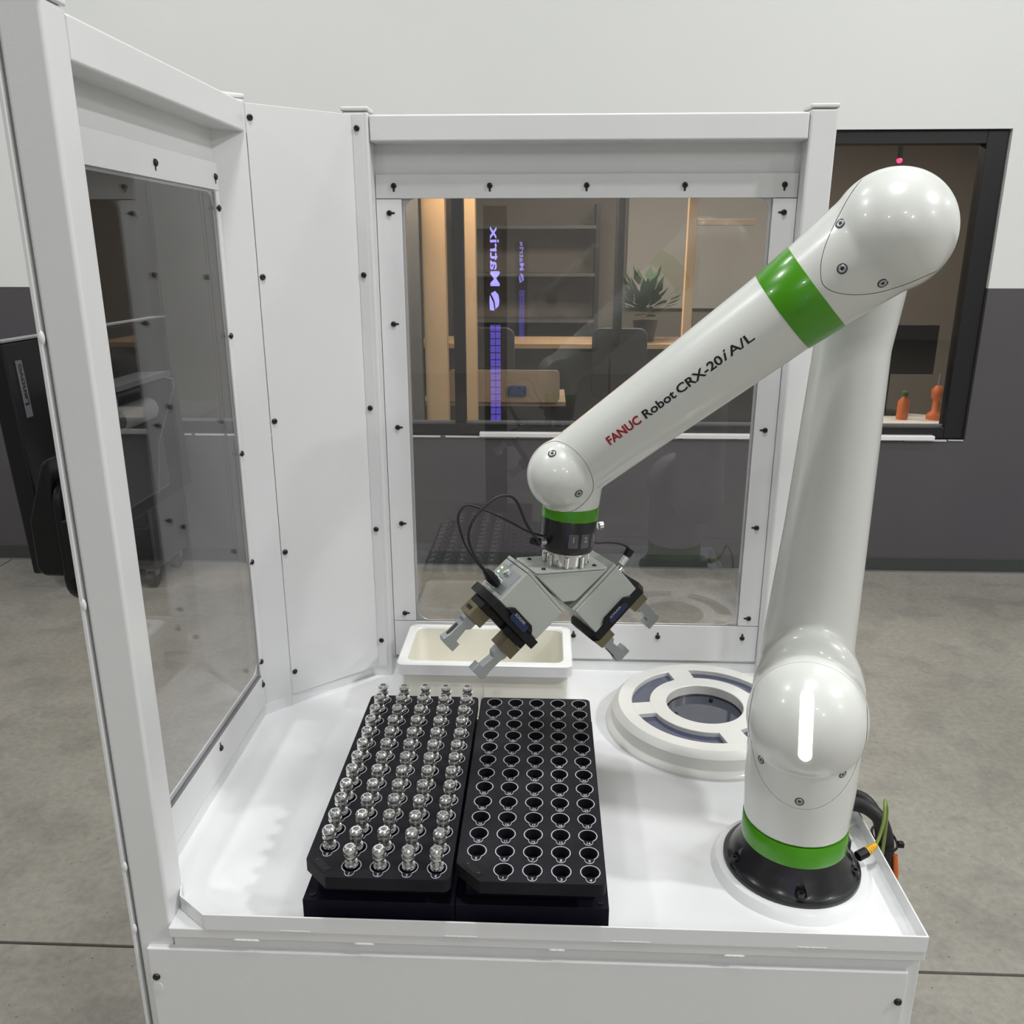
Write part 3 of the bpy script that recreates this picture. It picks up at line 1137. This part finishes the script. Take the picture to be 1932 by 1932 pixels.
def remeshed(name, mb, voxel=.0032, it=14):
    me = mb.mesh(name, [WR])
    b = bmesh.new()
    b.from_mesh(me)
    bmesh.ops.recalc_face_normals(b, faces=b.faces)
    b.to_mesh(me)
    b.free()
    o = bpy.data.objects.new(name, me)
    COL.objects.link(o)
    md = o.modifiers.new('r', 'REMESH')
    md.mode = 'VOXEL'
    md.voxel_size = voxel
    md.use_smooth_shade = True
    s = o.modifiers.new('s', 'SMOOTH')
    s.factor = .5
    s.iterations = it
    out = evalmesh(o, name)
    bpy.data.objects.remove(o)
    return out


def boolean(me, cutter_mb, op):
    o = bpy.data.objects.new('a', me)
    COL.objects.link(o)
    cm_ = cutter_mb.mesh('c', [WR])
    b = bmesh.new()
    b.from_mesh(cm_)
    bmesh.ops.recalc_face_normals(b, faces=b.faces)
    b.to_mesh(cm_)
    b.free()
    c = bpy.data.objects.new('c', cm_)
    COL.objects.link(c)
    md = o.modifiers.new('b', 'BOOLEAN')
    md.operation = op
    md.solver = 'EXACT'
    md.object = c
    out = evalmesh(o)
    bpy.data.objects.remove(o)
    bpy.data.objects.remove(c)
    return out


def grow(poly, d):
    c = Vector((sum(p[0] for p in poly) / len(poly), sum(p[1] for p in poly) / len(poly)))
    return [tuple(Vector(p) + (Vector(p) - c).normalized() * d) for p in poly]


def smooth_poly(pts, n=8):
    P = [Vector((p[0], p[1], 0)) for p in pts]
    out = []
    m = len(P)
    for i in range(m):
        a, b, c, d = P[i - 1], P[i], P[(i + 1) % m], P[(i + 2) % m]
        for k in range(n):
            t = k / n
            q = .5 * ((2 * b) + (c - a) * t + (2 * a - 5 * b + 4 * c - d) * t * t + (3 * b - a - 3 * c + d) * t ** 3)
            out.append((q.x, q.y))
    return out


def split_cover(me, poly, ylim, pname, base):
    """cut the cover whose outline is `poly` (x,z) off the front of the body; a hairline gap stays between them"""
    inner = boolean(me.copy(), cover_prism(poly, -.3, ylim), 'INTERSECT')
    rest = boolean(me, cover_prism(grow(poly, .0008), -.3, ylim + .0008), 'DIFFERENCE')
    for m_ in (inner, rest):
        for p in m_.polygons:
            p.use_smooth = True
        m_.materials.clear()
        m_.materials.append(WR)
        b = bmesh.new()
        b.from_mesh(m_)
        for e in b.edges:
            if len(e.link_faces) == 2 and e.calc_face_angle(0) > R(40):
                e.smooth = False
        b.to_mesh(m_)
        b.free()
    c = bpy.data.objects.new(pname, inner)
    COL.objects.link(c)
    c.parent = rob
    h = bpy.data.objects.new(base, rest)
    COL.objects.link(h)
    h.parent = rob
    return h, c


def z_(z):
    return z - ZB


# -- black flared base
bf = MB()
bf.lathe([(.1054, 0), (.1054, .006), (.1045, .0075), (.1000, .0080), (.0975, .0100), (.0935, .0185), (.0870, .0300), (.0825, .0390), (.0803, .0470), (.0795, .0490)], 72)
bfo = bf.mesh('base_casting', [M['blackmetal']])
cut = MB()
BA = [R(-80 + k * 72) for k in range(5)]
for a in BA:
    c = Vector((math.cos(a), math.sin(a), 0))
    cut.tube([c * .0955 + Vector((0, 0, .0115)), c * .0955 + Vector((0, 0, .060))], .0088, 20)
bm0 = boolean(bfo, cut, 'DIFFERENCE')
bm0.materials.clear()
bm0.materials.append(M['blackmetal'])
finish('base_casting', bm0, rob, 32)
for a in BA:
    c = Vector((math.cos(a), math.sin(a), 0))
    MB().lathe([(.0074, .0117), (.0074, .0127), (.0062, .0127), (.0062, .0190), (.0054, .0198), (.0034, .0198), (.0034, .0160)], 20, Matrix.Translation(c * .0955)).build('base_bolt', M['basebolt'], rob, smooth=32)
MB().lathe([(.0796, .0490), (.0800, .0495), (.0800, .0835), (.0797, .0840), (.0700, .0840), (.0700, .0490)], 72, close=True).build('green_band', M['green'], rob, smooth=35)
# connector block at the rear right of the base
cbm = MB()
cbm.box(.050, .0935, .005, .058, .0105, .040, Matrix.Rotation(R(14), 4, 'Z'))
cbm.build('connector_block', M['blackmetal'], rob, bevel=.004)

# -- turret with the shoulder joint
tb = MB()
tb.lathe([(.0790, z_(.9042)), (.0805, z_(.93)), (.0825, z_(.97)), (.0830, z_(1.06)), (.078, z_(1.10)), (.06, z_(1.14))], 64)
tb.ell((0, -.012, z_(1.085)), .0880, .0880, .0960, 48, 24)
tb.cone((0, .0, z_(1.085)), (0, .075, z_(1.085)), .0865, .0840, 48)
tm_ = remeshed('turret', tb, .0032, 10)
J2Z = 1.092
poly = smooth_poly([(0, .9745), (.032, .982), (.060, 1.006), (.0765, 1.045), (.0815, 1.09), (.073, 1.15), (.044, 1.200), (0, 1.215), (-.044, 1.200), (-.073, 1.15), (-.0815, 1.09), (-.0765, 1.045), (-.060, 1.006), (-.032, .982)], 6)
poly = [(x, z_(z)) for x, z in poly]
turret, tcov = split_cover(tm_, poly, -.020, 'shoulder_cover', 'turret')

# -- upper arm, set off behind the turret
ua = MB()
YA = .138
ua.cone((-.008, YA, z_(1.09)), (.002, YA, z_(1.34)), .0745, .0635, 48)
ua.cone((.002, YA, z_(1.34)), (.010, YA, z_(1.62)), .0635, .0545, 48)
ua.cone((.010, YA, z_(1.62)), (.026, YA, z_(1.775)), .0545, .0575, 48)
ua.ell((-.004, YA, z_(1.085)), .0790, .0740, .0790, 40, 20)
ua.ell((.030, YA, z_(1.778)), .0600, .0640, .0640, 40, 20)
ua.cone((0, .050, z_(1.092)), (0, YA, z_(1.088)), .0860, .0800, 48)
ua.ell((0, .060, z_(1.100)), .0820, .045, .0960, 40, 20)
ua.cone((.033, .030, z_(1.778)), (.033, YA, z_(1.778)), .0600, .0600, 48)
um = remeshed('upper_arm', ua, .0036, 24)
uo = bpy.data.objects.new('upper_arm', um)
um.materials.clear()
um.materials.append(WR)
COL.objects.link(uo)
uo.parent = rob

# -- forearm with elbow head and wrist
E0 = Vector((.036, 0, z_(1.779)))
G0 = Vector((-.049, 0, z_(1.7132)))
G1 = Vector((-.0885, 0, z_(1.6790)))
W0 = Vector((-.3860, 0, z_(1.4300)))
ax = (W0 - E0).normalized()
LEN = (W0 - E0).length
tG0, tG1 = (G0 - E0).dot(ax), (G1 - E0).dot(ax)
fa = MB()
fa.cone(E0, E0 + ax * tG0, .0740, .0640, 64)
fa.cone(E0 + ax * tG0, E0 + ax * (tG1 + .004), .0640, .0605, 64)
fa.cone(E0 + ax * (tG1 + .002), E0 + ax * .40, .0605, .0545, 64)
fa.cone(E0 + ax * .40, W0, .0545, .0520, 64)
fa.ell(E0 + Vector((0, -.004, 0)), .0765, .0800, .0765, 48, 24)
fa.ell(W0 + Vector((0, -.012, .0)), .0555, .0600, .0555, 40, 20)
fa.cone(W0 + Vector((0, .0, 0)), W0 + Vector((0, .045, 0)), .0540, .0500, 40)
# J6 stub, tilted by five degrees
T6 = Vector((-.3765, 0, z_(1.3750)))
tl5 = R(5)
dn = Matrix.Rotation(-RA, 3, 'Z') @ Vector((-math.sin(tl5) * math.cos(R(27)), -math.sin(tl5) * math.sin(R(27)), -math.cos(tl5)))
fa.cone(W0 + Vector((.010, 0, 0)), T6, .0500, .0440, 40)
fm_ = remeshed('forearm', fa, .0034, 8)
egg = smooth_poly([(-.0096, 1.835), (-.0290, 1.797), (-.0415, 1.760), (-.0440, 1.733), (-.0370, 1.7125), (-.0110, 1.7035), (.0270, 1.7060), (.0700, 1.7220), (.125, 1.755), (.145, 1.82), (.10, 1.885), (.03, 1.880)], 6)
egg = [(x, z_(z)) for x, z in egg]
# the green sleeve replaces the tube there, so the seam cut stays on the head
forearm, ecov = split_cover(fm_, egg, -.022, 'elbow_cover', 'forearm')
me2 = forearm.data
circ_ = [(W0.x + .0535 * math.cos(2 * PI * i / 48), W0.z + .0535 * math.sin(2 * PI * i / 48)) for i in range(48)]
bpy.data.objects.remove(forearm)
forearm, wcov = split_cover(me2, circ_, -.024, 'wrist_cover', 'forearm')
q6 = ax.to_track_quat('Z', 'Y').to_matrix().to_4x4()
MB().lathe([(.0645, tG0), (.0647, tG0 + .0006), (.0612, tG1 - .0006), (.0610, tG1), (.05, tG1), (.05, tG0)], 96, Matrix.Translation(E0) @ q6, close=True).build('green_band', M['green'], rob, smooth=30)
# wrist band, tool ring
zt6 = (-dn).normalized()
yt6 = zt6.cross(Vector((1, 0, 0))).normalized()
xt6 = yt6.cross(zt6)
TQ = Matrix.Translation(T6) @ Matrix((xt6, yt6, zt6)).transposed().to_4x4()
MB().lathe([(.0438, .006), (.0444, .004), (.0444, -.0140), (.0438, -.0145), (.03, -.0145), (.03, .006)], 64, TQ, close=True).build('green_band', M['green'], rob, smooth=30)
MB().lathe([(.0428, -.0147), (.0432, -.0155), (.0432, -.0560), (.0425, -.0610), (.0400, -.0665), (.0300, -.0680), (.02, -.0680), (.02, -.0147)], 64, TQ, close=True).build('tool_flange', M['blackmetal'], rob, smooth=30)
# numbered keys on the ring (they face right of the camera)
for k, (s, an) in enumerate((('1', -63), ('2', -36), ('3', -9))):
    T = TQ @ Matrix.Rotation(R(an), 4, 'Z') @ Matrix.Translation((.0434, 0, -.043)) @ Matrix.Rotation(R(90), 4, 'Z') @ Matrix.Rotation(R(90), 4, 'X')
    m = MB()
    for i in range(4):
        u0, u1 = -.0075 + i * .00375, -.0075 + (i + 1) * .00375
        f = lambda u: -(.0434 - math.sqrt(.0434 ** 2 - u * u))
        m.add([T @ Vector((u0, -.0115, f(u0))), T @ Vector((u1, -.0115, f(u1))), T @ Vector((u1, .0105, f(u1))), T @ Vector((u0, .0105, f(u0)))], [(0, 1, 2, 3)])
    key = m.build('number_key', M['badge'], rob, fix=False)
    tme = text_mesh(s, .012, .0003)
    tme.materials.clear()
    tme.materials.append(M['greyprint'])
    tme.transform(T @ Matrix.Translation((0, -.002, .0004)))
    o = bpy.data.objects.new('key_number', tme)
    COL.objects.link(o)
    o.parent = key

# hit tests on the finished skins, along +y in the robot's frame
DG = bpy.context.evaluated_depsgraph_get()


def bvh(*obs):
    vs, fs = [], []
    for o in obs:
        k = len(vs)
        vs += [v.co.copy() for v in o.data.vertices]
        fs += [tuple(i + k for i in p.vertices) for p in o.data.polygons]
    return BVHTree.FromPolygons(vs, fs)


BV = {'turret': bvh(turret, tcov), 'forearm': bvh(forearm, ecov, wcov)}


def hit(which, x, z):
    p, nrm, i, d = BV[which].ray_cast(Vector((x, -.5, z)), Vector((0, 1, 0)))
    return p, nrm


sm = MB()
sm.lathe([(.0050, -.001), (.0050, .0006), (.0044, .0012), (.0026, .0012), (.0022, .0004)], 18)
sm.mi = 1
sm.lathe([(.0021, .0004), (.0019, .00075)], 6)
screw_me = sm.mesh('screw', [M['alu'], M['slot']])
for p in screw_me.polygons:
    p.use_smooth = True
sr = MB().lathe([(.0064, .0001), (.0064, .0005), (.0052, .0005), (.0052, .0001)], 18, close=True)
screw_ring = sr.mesh('screw_seat', [M['slot']])


def screw(which, x, z, parent):
    p, nm = hit(which, x, z)
    if p is None:
        return
    if nm.y > 0:
        nm = -nm
    q = nm.to_track_quat('Z', 'Y').to_euler()
    s = inst(screw_me, 'screw', p, q, rob)
    inst(screw_ring, 'screw_seat', (0, 0, 0), (0, 0, 0), s)


for x, z in ((-.0588, 1.0292), (.0551, 1.0320), (.0004, .9866), (-.0060, 1.1900)):
    screw('turret', x, z_(z), tcov)
for x, z in ((-.0267, 1.787), (-.0193, 1.7339), (.0295, 1.7169)):
    screw('forearm', x, z_(z), ecov)
for x, z in ((-.392, 1.470), (-.350, 1.413)):
    screw('forearm', x, z_(z), wcov)

# status light: a rounded strip lying on the shoulder cover
LZ0, LZ1, LX = 1.064, 1.160, .0008
st_pts = []
nu, nv = 6, 26
hwid = .0092
g_ = MB()
idx = {}
vs, fs = [], []
for j in range(nv + 1):
    tz = .5 - .5 * math.cos(PI * j / nv)
    z = LZ0 + (LZ1 - LZ0) * tz
    e = min(z - LZ0, LZ1 - z)
    wd = hwid if e >= hwid else math.sqrt(max(0, hwid ** 2 - (hwid - e) ** 2))
    wd = max(wd, .0006)
    for i in range(nu + 1):
        x = LX - .006 * tz + wd * (2 * i / nu - 1)
        p, nm = hit('turret', x, z_(z))
        if nm.y > 0:
            nm = -nm
        edge = i in (0, nu) or j in (0, nv)
        vs.append(p + nm * (.0002 if edge else .0016))
for j in range(nv):
    for i in range(nu):
        a = j * (nu + 1) + i
        fs.append((a, a + 1, a + nu + 2, a + nu + 1))
g_.add(vs, fs)
led = g_.build('status_light', M['led'], tcov, smooth=60, fix=False)
led['label'] = 'glowing white green status strip'


# lettering wrapped on the forearm
def arm_text(s, t0, t1, hgt, m, bold=0, shear=0, base=-.006, name='lettering', vshift=0):
    """text along the tube from distance t0 to t1 (from the wrist side), read upwards"""
    me = text_mesh(s, 1, bold, shear, align='LEFT')
    xs = [v.co.x for v in me.vertices]
    x0, x1 = min(xs), max(xs)
    b = bmesh.new()
    b.from_mesh(me)
    bmesh.ops.triangulate(b, faces=b.faces)
    for v in b.verts:
        v.co.x = (v.co.x - x0) / (x1 - x0) * (t1 - t0)
        v.co.y = v.co.y * hgt
    for it in range(4):
        es = [e for e in b.edges if e.calc_length() > .006]
        if not es:
            break
        bmesh.ops.subdivide_edges(b, edges=es, cuts=1)
        bmesh.ops.triangulate(b, faces=b.faces)
    rt = -ax                       # from wrist to elbow
    upv = Vector((rt.z * -1, 0, rt.x))   # perpendicular, upwards-left
    if upv.z < 0:
        upv = -upv
    for v in b.verts:
        q = W0 + rt * (t0 + v.co.x) + upv * (base + vshift + v.co.y)
        p, nm = hit('forearm', q.x, q.z)
        if p is None:
            p = q
            nm = Vector((0, -1, 0))
        if nm.y > 0:
            nm = -nm
        v.co = p + nm * .00045
    me2 = bpy.data.meshes.new(name)
    b.to_mesh(me2)
    b.free()
    me2.materials.append(m)
    o = bpy.data.objects.new(name, me2)
    COL.objects.link(o)
    o.parent = forearm
    return o


arm_text('FANUC', .1000, .1580, .0172, M['red'], bold=.030)
arm_text('Robot', .1650, .2185, .0172, M['ink'], bold=.022)
arm_text('CRX-20', .2230, .2965, .0172, M['ink'], bold=.022)
arm_text('i', .2978, .3064, .0205, M['ink'], bold=.012, shear=.35)
arm_text('A/L', .3070, .3453, .0172, M['ink'], bold=.014)

# ================================================================== GRIPPER TOOL
TW = R(27)
tool = thing('dual_gripper', 'double gripper tool with two grey jaw units splayed under the black wrist ring', 'gripper')
t_origin = rob.matrix_world
rob_m = Matrix.Translation(rob.location) @ Euler((0, 0, RA)).to_matrix().to_4x4()
ring_bottom = rob_m @ (T6 + dn * .068)
tool.matrix_world = Matrix.Translation(ring_bottom) @ Matrix.Rotation(TW, 4, 'Z') @ Matrix.Rotation(R(5), 4, 'Y')
SX = -.006
ZO = 1.297 - ring_bottom.z       # measured points were taken from z = 1.297


def gl(dx, z):
    return SX + dx, z + ZO


# mount spindle
sp = MB()
sp.lathe([(.0310, -.0225), (.0310, -.0040), (.0350, -.0035), (.0350, -.0006)], 40)
sp.build('mount_spindle', M['steel'], tool, smooth=35)
for k in range(8):
    a = R(45 * k + 20)
    MB().tube([(.034 * math.cos(a), .034 * math.sin(a), -.0042), (.034 * math.cos(a), .034 * math.sin(a), -.0220)], .0032, 10).build('standoff', M['chrome'], tool, smooth=35)
# V bracket
br = MB()
zt_ = -.026
br.prism([(SX - .066, zt_), (SX - .012, -.076), (SX + .012, -.076), (SX + .066, zt_)], -.036, .036, 'y')
br.build('bracket_block', M['grip'], tool, bevel=.003)
MB().prism(rrect(SX - .064, SX + .064, -.0375, .0375, .006), zt_ + .0004, zt_ + .0034, 'z').build('bracket_plate', M['grip'], tool, bevel=.0008)
for sx in (-.045, .045):
    for sy in (-.025, .025):
        inst(bolt_me, 'screw', (SX + sx, sy, zt_ + .0034), (0, 0, 0), tool, (.6, .6, .6))

def gripper_unit(side, label):
    """side -1 left, +1 right; local gx along the jaws (towards the upper end), gz outwards"""
    c = gl(.0657 * side, -.0667)
    an = R(46)
    gx = Vector((side * math.cos(an), 0, math.sin(an)))
    gz = Vector((side * math.sin(an), 0, -math.cos(an)))
    gy = gz.cross(gx)
    Mx = Matrix((gx, gy, gz)).transposed().to_4x4()
    u = bpy.data.objects.new('gripper_unit', None)
    COL.objects.link(u)
    u.parent = tool
    u.matrix_local = Matrix.Translation((c[0], 0, c[1])) @ Mx
    fy = -1 if gy.y > 0 else 1       # local y sign that faces the camera
    box('unit_body', -.0485, .0485, -.038, .038, -.0285, .030, M['grip'], u, bevel=.0018)
    box('mount_plate', -.0495, .0495, -.036, .036, -.0345, -.0290, M['grip'], u, bevel=.001)
    m = MB()
    m.prism([(-.0600, -.030), (-.0530, -.0400), (.0530, -.0400), (.0600, -.030), (.0600, .030), (.0530, .0400), (-.0530, .0400), (-.0600, .030)], .0302, .0450, 'z')
    m.prism([(-.028, .0240), (-.022, .0200), (.022, .0200), (.028, .0240), (.034, .0302), (-.034, .0302)], fy * .0385 if fy > 0 else -.0425, fy * .0425 if fy > 0 else -.0385, 'y')
    m.build('jaw_housing', M['black'], u, bevel=.0012)
    for sx in (-.047, .047):
        for sy in (-.018, .018):
            MB().lathe([(.0045, .0450), (.0045, .0462), (.0025, .0462)], 12, Matrix.Translation((sx, sy, 0))).build('housing_screw', M['slot'], u, smooth=35)
    yl = fy * .0428
    MB().prism(rrect(-.020, .020, .0250, .0370, .005), min(yl, yl + fy * .0006), max(yl, yl + fy * .0006), 'y').build('blue_label', M['bluelabel'], u)
    y2 = yl + fy * .0008
    tme = text_mesh('SCHUNK', .0062, .0001)
    tme.materials.clear()
    tme.materials.append(M['greyprint'])
    # read from the upper end to the lower end
    xd = Vector((-1 if side < 0 else 1, 0, 0))
    zd = Vector((0, fy, 0))
    yd = zd.cross(xd)
    tme.transform(Matrix.Translation((xd.x * -.003, y2, .0280)) @ Matrix((xd, yd, zd)).transposed().to_4x4())
    o = bpy.data.objects.new('label_text', tme)
    COL.objects.link(o)
    o.parent = u
    # end face with connector plate and lamps (upper end, +gx)
    box('connector_plate', .0486, .0500, -.030, .030, -.020, .022, M['alu'], u, bevel=.0006)
    for k, (yy, zz, mm) in enumerate(((-.024, .012, 'ledg'), (-.024, .004, 'ledg'), (-.024, -.004, 'ledg'), (-.024, -.012, 'ledy'), (-.010, .010, 'ledg'))):
        MB().ell((.0502, -yy * fy * -1, zz), .001, .0017, .0017, 10, 6).build('lamp', M[mm], u, smooth=50)
    MB().lathe([(.006, 0), (.006, .004), (.0045, .005), (.002, .005)], 16, Matrix.Translation((.050, 0, -.010)) @ Matrix.Rotation(R(90), 4, 'Y')).build('port', M['chrome'], u, smooth=35)
    MB().lathe([(.007, 0), (.007, .010), (.0055, .010)], 16, Matrix.Translation((.050, 0, .008)) @ Matrix.Rotation(R(90), 4, 'Y')).build('socket', M['steel'], u, smooth=35)
    # jaws
    for s in (1, -1):
        def bx(name, a, b, y0, y1, z0, z1, m, bev=.0008):
            a, b = s * a, s * b
            return box(name, min(a, b), max(a, b), y0, y1, z0, z1, m, u, bevel=bev)
        bx('jaw_slide', .004, .0530, -.020, .020, .0455, .0570, M['black'])
        bx('jaw_adapter', .0250, .0560, -.016, .016, .0573, .0790, M['bronze'])
        bx('adapter_slot', .0560, .0565, -.008, .008, .0640, .0700, M['black'], 0)
        fg = MB()
        P_ = [(.0300, .0793), (.0530, .0793), (.0530, .0860), (.0500, .0900), (.0500, .1160), (.0530, .1290), (.0470, .1330), (.0250, .1330), (.0250, .1180), (.0330, .1180), (.0360, .0960), (.0300, .0900)]
        if s < 0:
            P_ = [(-a, b) for a, b in P_][::-1]
        fg.prism(P_, -.008, .008, 'y')
        fg.build('jaw_finger', M['alu'], u, bevel=.0008)
        MB().prism(rrect(*sorted((s * .0505, s * .0510)), -.0035, .0035, .0002, 2), .098, .122, 'z').build('finger_slot', M['slot'], u)
    return u


gu1 = gripper_unit(-1, '')
gu2 = gripper_unit(1, '')
gu1['label'] = 'gripper unit pointing down left over the bin'
gu2['label'] = 'gripper unit pointing down right'

# cables of the tool, in the tool's upright plane (t along the plane, z up)
inv = tool.matrix_world.inverted()
tx, wy = Vector((math.cos(TW), math.sin(TW), 0)), Vector((-math.sin(TW), math.cos(TW), 0))
T0_ = Vector((.0385, 1.2733, 0))


def tp(t, z, off=0):
    return inv @ (T0_ + tx * t + wy * off + Vector((0, 0, z)))


cable1 = [(-.060, 1.330, -.02), (-.0642, 1.3322, -.02), (-.083, 1.3629, -.015), (-.0977, 1.3994, -.01), (-.1157, 1.4095, -.01), (-.1371, 1.4041, -.01), (-.1637, 1.382, -.01), (-.1745, 1.3579, -.01), (-.1697, 1.3314, -.01), (-.1543, 1.3044, -.008), (-.141, 1.2882, -.005)]
cable2 = [(-.0475, 1.334, .0), (-.0717, 1.3439, .0), (-.1000, 1.3620, .0), (-.1284, 1.3792, .0), (-.1560, 1.3935, .0), (-.1745, 1.3990, .0), (-.1862, 1.3848, .0), (-.1840, 1.3622, .0), (-.1740, 1.3330, .0), (-.1570, 1.3060, .0), (-.143, 1.289, .0)]
MB().tube(spline([tp(*p) for p in cable1]), .0022, 8).build('cable', M['rubber'], tool, smooth=60)
MB().tube(spline([tp(*p) for p in cable2]), .0018, 8).build('cable', M['rubber'], tool, smooth=60)
cable3 = [(.0500, 1.3068, .01), (.060, 1.3050, .01), (.080, 1.3025, .01), (.099, 1.2975, .01), (.113, 1.2900, .008), (.1150, 1.2820, .004)]
MB().tube(spline([tp(*p) for p in cable3]), .0022, 8).build('cable', M['rubber'], tool, smooth=60)
MB().tube([tp(-.145, 1.293, -.003), tp(-.138, 1.283, -.003), tp(-.128, 1.2710, -.003), tp(-.124, 1.2665, -.003)], [.0050, .0085, .0082, .0055], 8).build('plug', M['black'], tool, smooth=35)
MB().tube([tp(.1165, 1.287, .004), tp(.109, 1.2760, .004)], [.0075, .0068], 8).build('plug', M['black'], tool, smooth=35)
MB().tube([tp(.1085, 1.2750, .004), tp(.099, 1.2640, .004)], .0060, 8).build('plug_collar', M['steel'], tool, smooth=35)
MB().tube([tp(-.073, 1.3340, -.013), tp(-.059, 1.3290, -.012)], [.0055, .0068], 8).build('plug', M['black'], tool, smooth=35)
MB().tube([tp(-.0585, 1.3290, -.012), tp(-.0485, 1.3285, -.012)], .0050, 10).build('plug_collar', M['steel'], tool, smooth=35)
MB().tube([tp(.0490, 1.3390, -.004), tp(.0560, 1.3390, -.004)], .0065, 12).build('vent_cap', M['steel'], tool, smooth=35)

# ================================================================== CABLES BEHIND THE BASE
hn = thing('cable_harness', 'thick black cable harness looping over the table rim behind the robot base', 'cable')
c1 = spline([(.478, 1.235, .838), (.503, 1.272, .845), (.533, 1.280, .8475), (.560, 1.268, .8440), (.580, 1.258, .820), (.590, 1.25, .76), (.595, 1.25, .60), (.60, 1.27, .3), (.60, 1.34, .03)])
c2 = spline([(.482, 1.262, .832), (.506, 1.300, .8420), (.538, 1.310, .8455), (.566, 1.296, .8400), (.586, 1.282, .80), (.596, 1.275, .70), (.602, 1.28, .5), (.61, 1.3, .25), (.61, 1.38, .03)])
MB().tube(c1, .0125, 12).build('cable', M['rubber'], hn, smooth=60)
MB().tube(c2, .0100, 12).build('cable', M['rubber'], hn, smooth=60)
MB().tube([(.600, 1.238, .66), (.603, 1.236, .70), (.604, 1.237, .74), (.600, 1.242, .775)], .0045, 8).build('orange_cable', M['orange'], hn, smooth=60)
MB().tube([(p.x, p.y, p.z) for p in [Vector((.589 + .018 * math.cos(a), 1.266 + .033 * math.sin(a), .790)) for a in [2 * PI * i / 20 for i in range(20)]]], .0022, 6, cyc=True).build('cable_tie', M['black'], hn, smooth=60)
box('tie_head', .605, .615, 1.245, 1.254, .786, .795, M['black'], hn, bevel=.001)

en = thing('network_cable', 'thin yellow green cable with a yellow boot plugged in behind the robot base', 'cable')
MB().tube([(.5005, 1.155, .8385), (.516, 1.162, .8420)], .0080, 12).build('plug', M['black'], en, smooth=50)
m = MB()
p0, p1 = Vector((.517, 1.1625, .8425)), Vector((.533, 1.1700, .8500))
for k in range(5):
    a, b = p0.lerp(p1, k / 5), p0.lerp(p1, (k + .75) / 5)
    m.tube([a, b], .0072 - k * .0006, 12)
m.tube([p0, p1], .0045, 12)
m.build('strain_boot', M['yellow'], en, smooth=35)
MB().tube(spline([p1, (.541, 1.178, .865), (.547, 1.186, .886), (.550, 1.196, .903), (.554, 1.207, .906), (.560, 1.217, .895), (.567, 1.222, .870), (.571, 1.226, .80), (.573, 1.23, .55), (.58, 1.24, .04)]), .0027, 8).build('cable', M['ygreen'], en, smooth=60)

# ================================================================== MONITOR AND PENDANT
mn = thing('monitor', 'black monitor seen from behind, hung outside the side guard of the cell', 'monitor', (-.752, 1.188, 1.296), (0, R(-3.0), 0))
box('screen_shell', -.030, 0, 0, .54, -.012, .335, M['black'], mn, bevel=.004)
box('back_bulge', 0, .022, .11, .40, .02, .22, M['darkgrey'], mn, bevel=.010)
box('top_edge', -.031, .0008, 0, .54, .3352, .3378, M['midgrey'], mn)
lb_ = box('badge_plate', .0005, .0012, .020, .036, .225, .308, M['badge'], mn)
tme = text_mesh('Lenovo', .0145, .0004)
tme.materials.clear()
tme.materials.append(M['ink'])
bb = [v.co.x for v in tme.vertices]
xd, zd = Vector((0, 0, 1)), Vector((1, 0, 0))
yd = zd.cross(xd)
tme.transform(Matrix.Translation((.0014, .0325, .2725)) @ Matrix((xd * (.060 / (max(bb) - min(bb))), yd, zd)).transposed().to_4x4())
o = bpy.data.objects.new('badge_lettering', tme)
COL.objects.link(o)
o.parent = lb_
mbk = MB()
mbk.prism([(.0225, .02), (.0225, .235), (.030, .250), (.085, .235), (.085, .220), (.040, .12)], .12, .128, 'y')
mbk.prism([(.0225, .02), (.0225, .235), (.030, .250), (.085, .235), (.085, .220), (.040, .12)], .332, .34, 'y')
mbk.box(.0225, .085, .128, .332, .2420, .2500)
mbk.build('mount_bracket', M['bracket'], mn)
MB().tube([(.052, .17, .19), (.052, .29, .19)], .020, 20).build('mount_roll', M['midgrey'], mn, smooth=40)

pd = thing('teach_pendant', 'black and white hand terminal hung outside the front post of the cell', 'controller', (-.6420, 1.095, 1.272))
PDW = .135
MB().prism(rrect(0, PDW, .006, .192, .035), -.0195, 0, 'x').build('white_face', M['whiteplastic'], pd, bevel=.005)
MB().prism(rrect(-.004, PDW + .004, .000, .186, .04), -.0345, -.0200, 'x').build('rubber_bumper', M['black'], pd, bevel=.006)
gpb = MB()
gpb.prism([(-.0350, .042), (-.0350, .214), (-.0460, .205), (-.0745, .124), (-.0755, .052), (-.066, .042)][::-1], .004, .125, 'y')
gpb.build('grip_body', M['black'], pd, bevel=.011, seg=3)
box('hook', .0004, .0360, -.045, .035, .06, .14, M['black'], pd, bevel=.001)
# side skin behind the post carries the hook
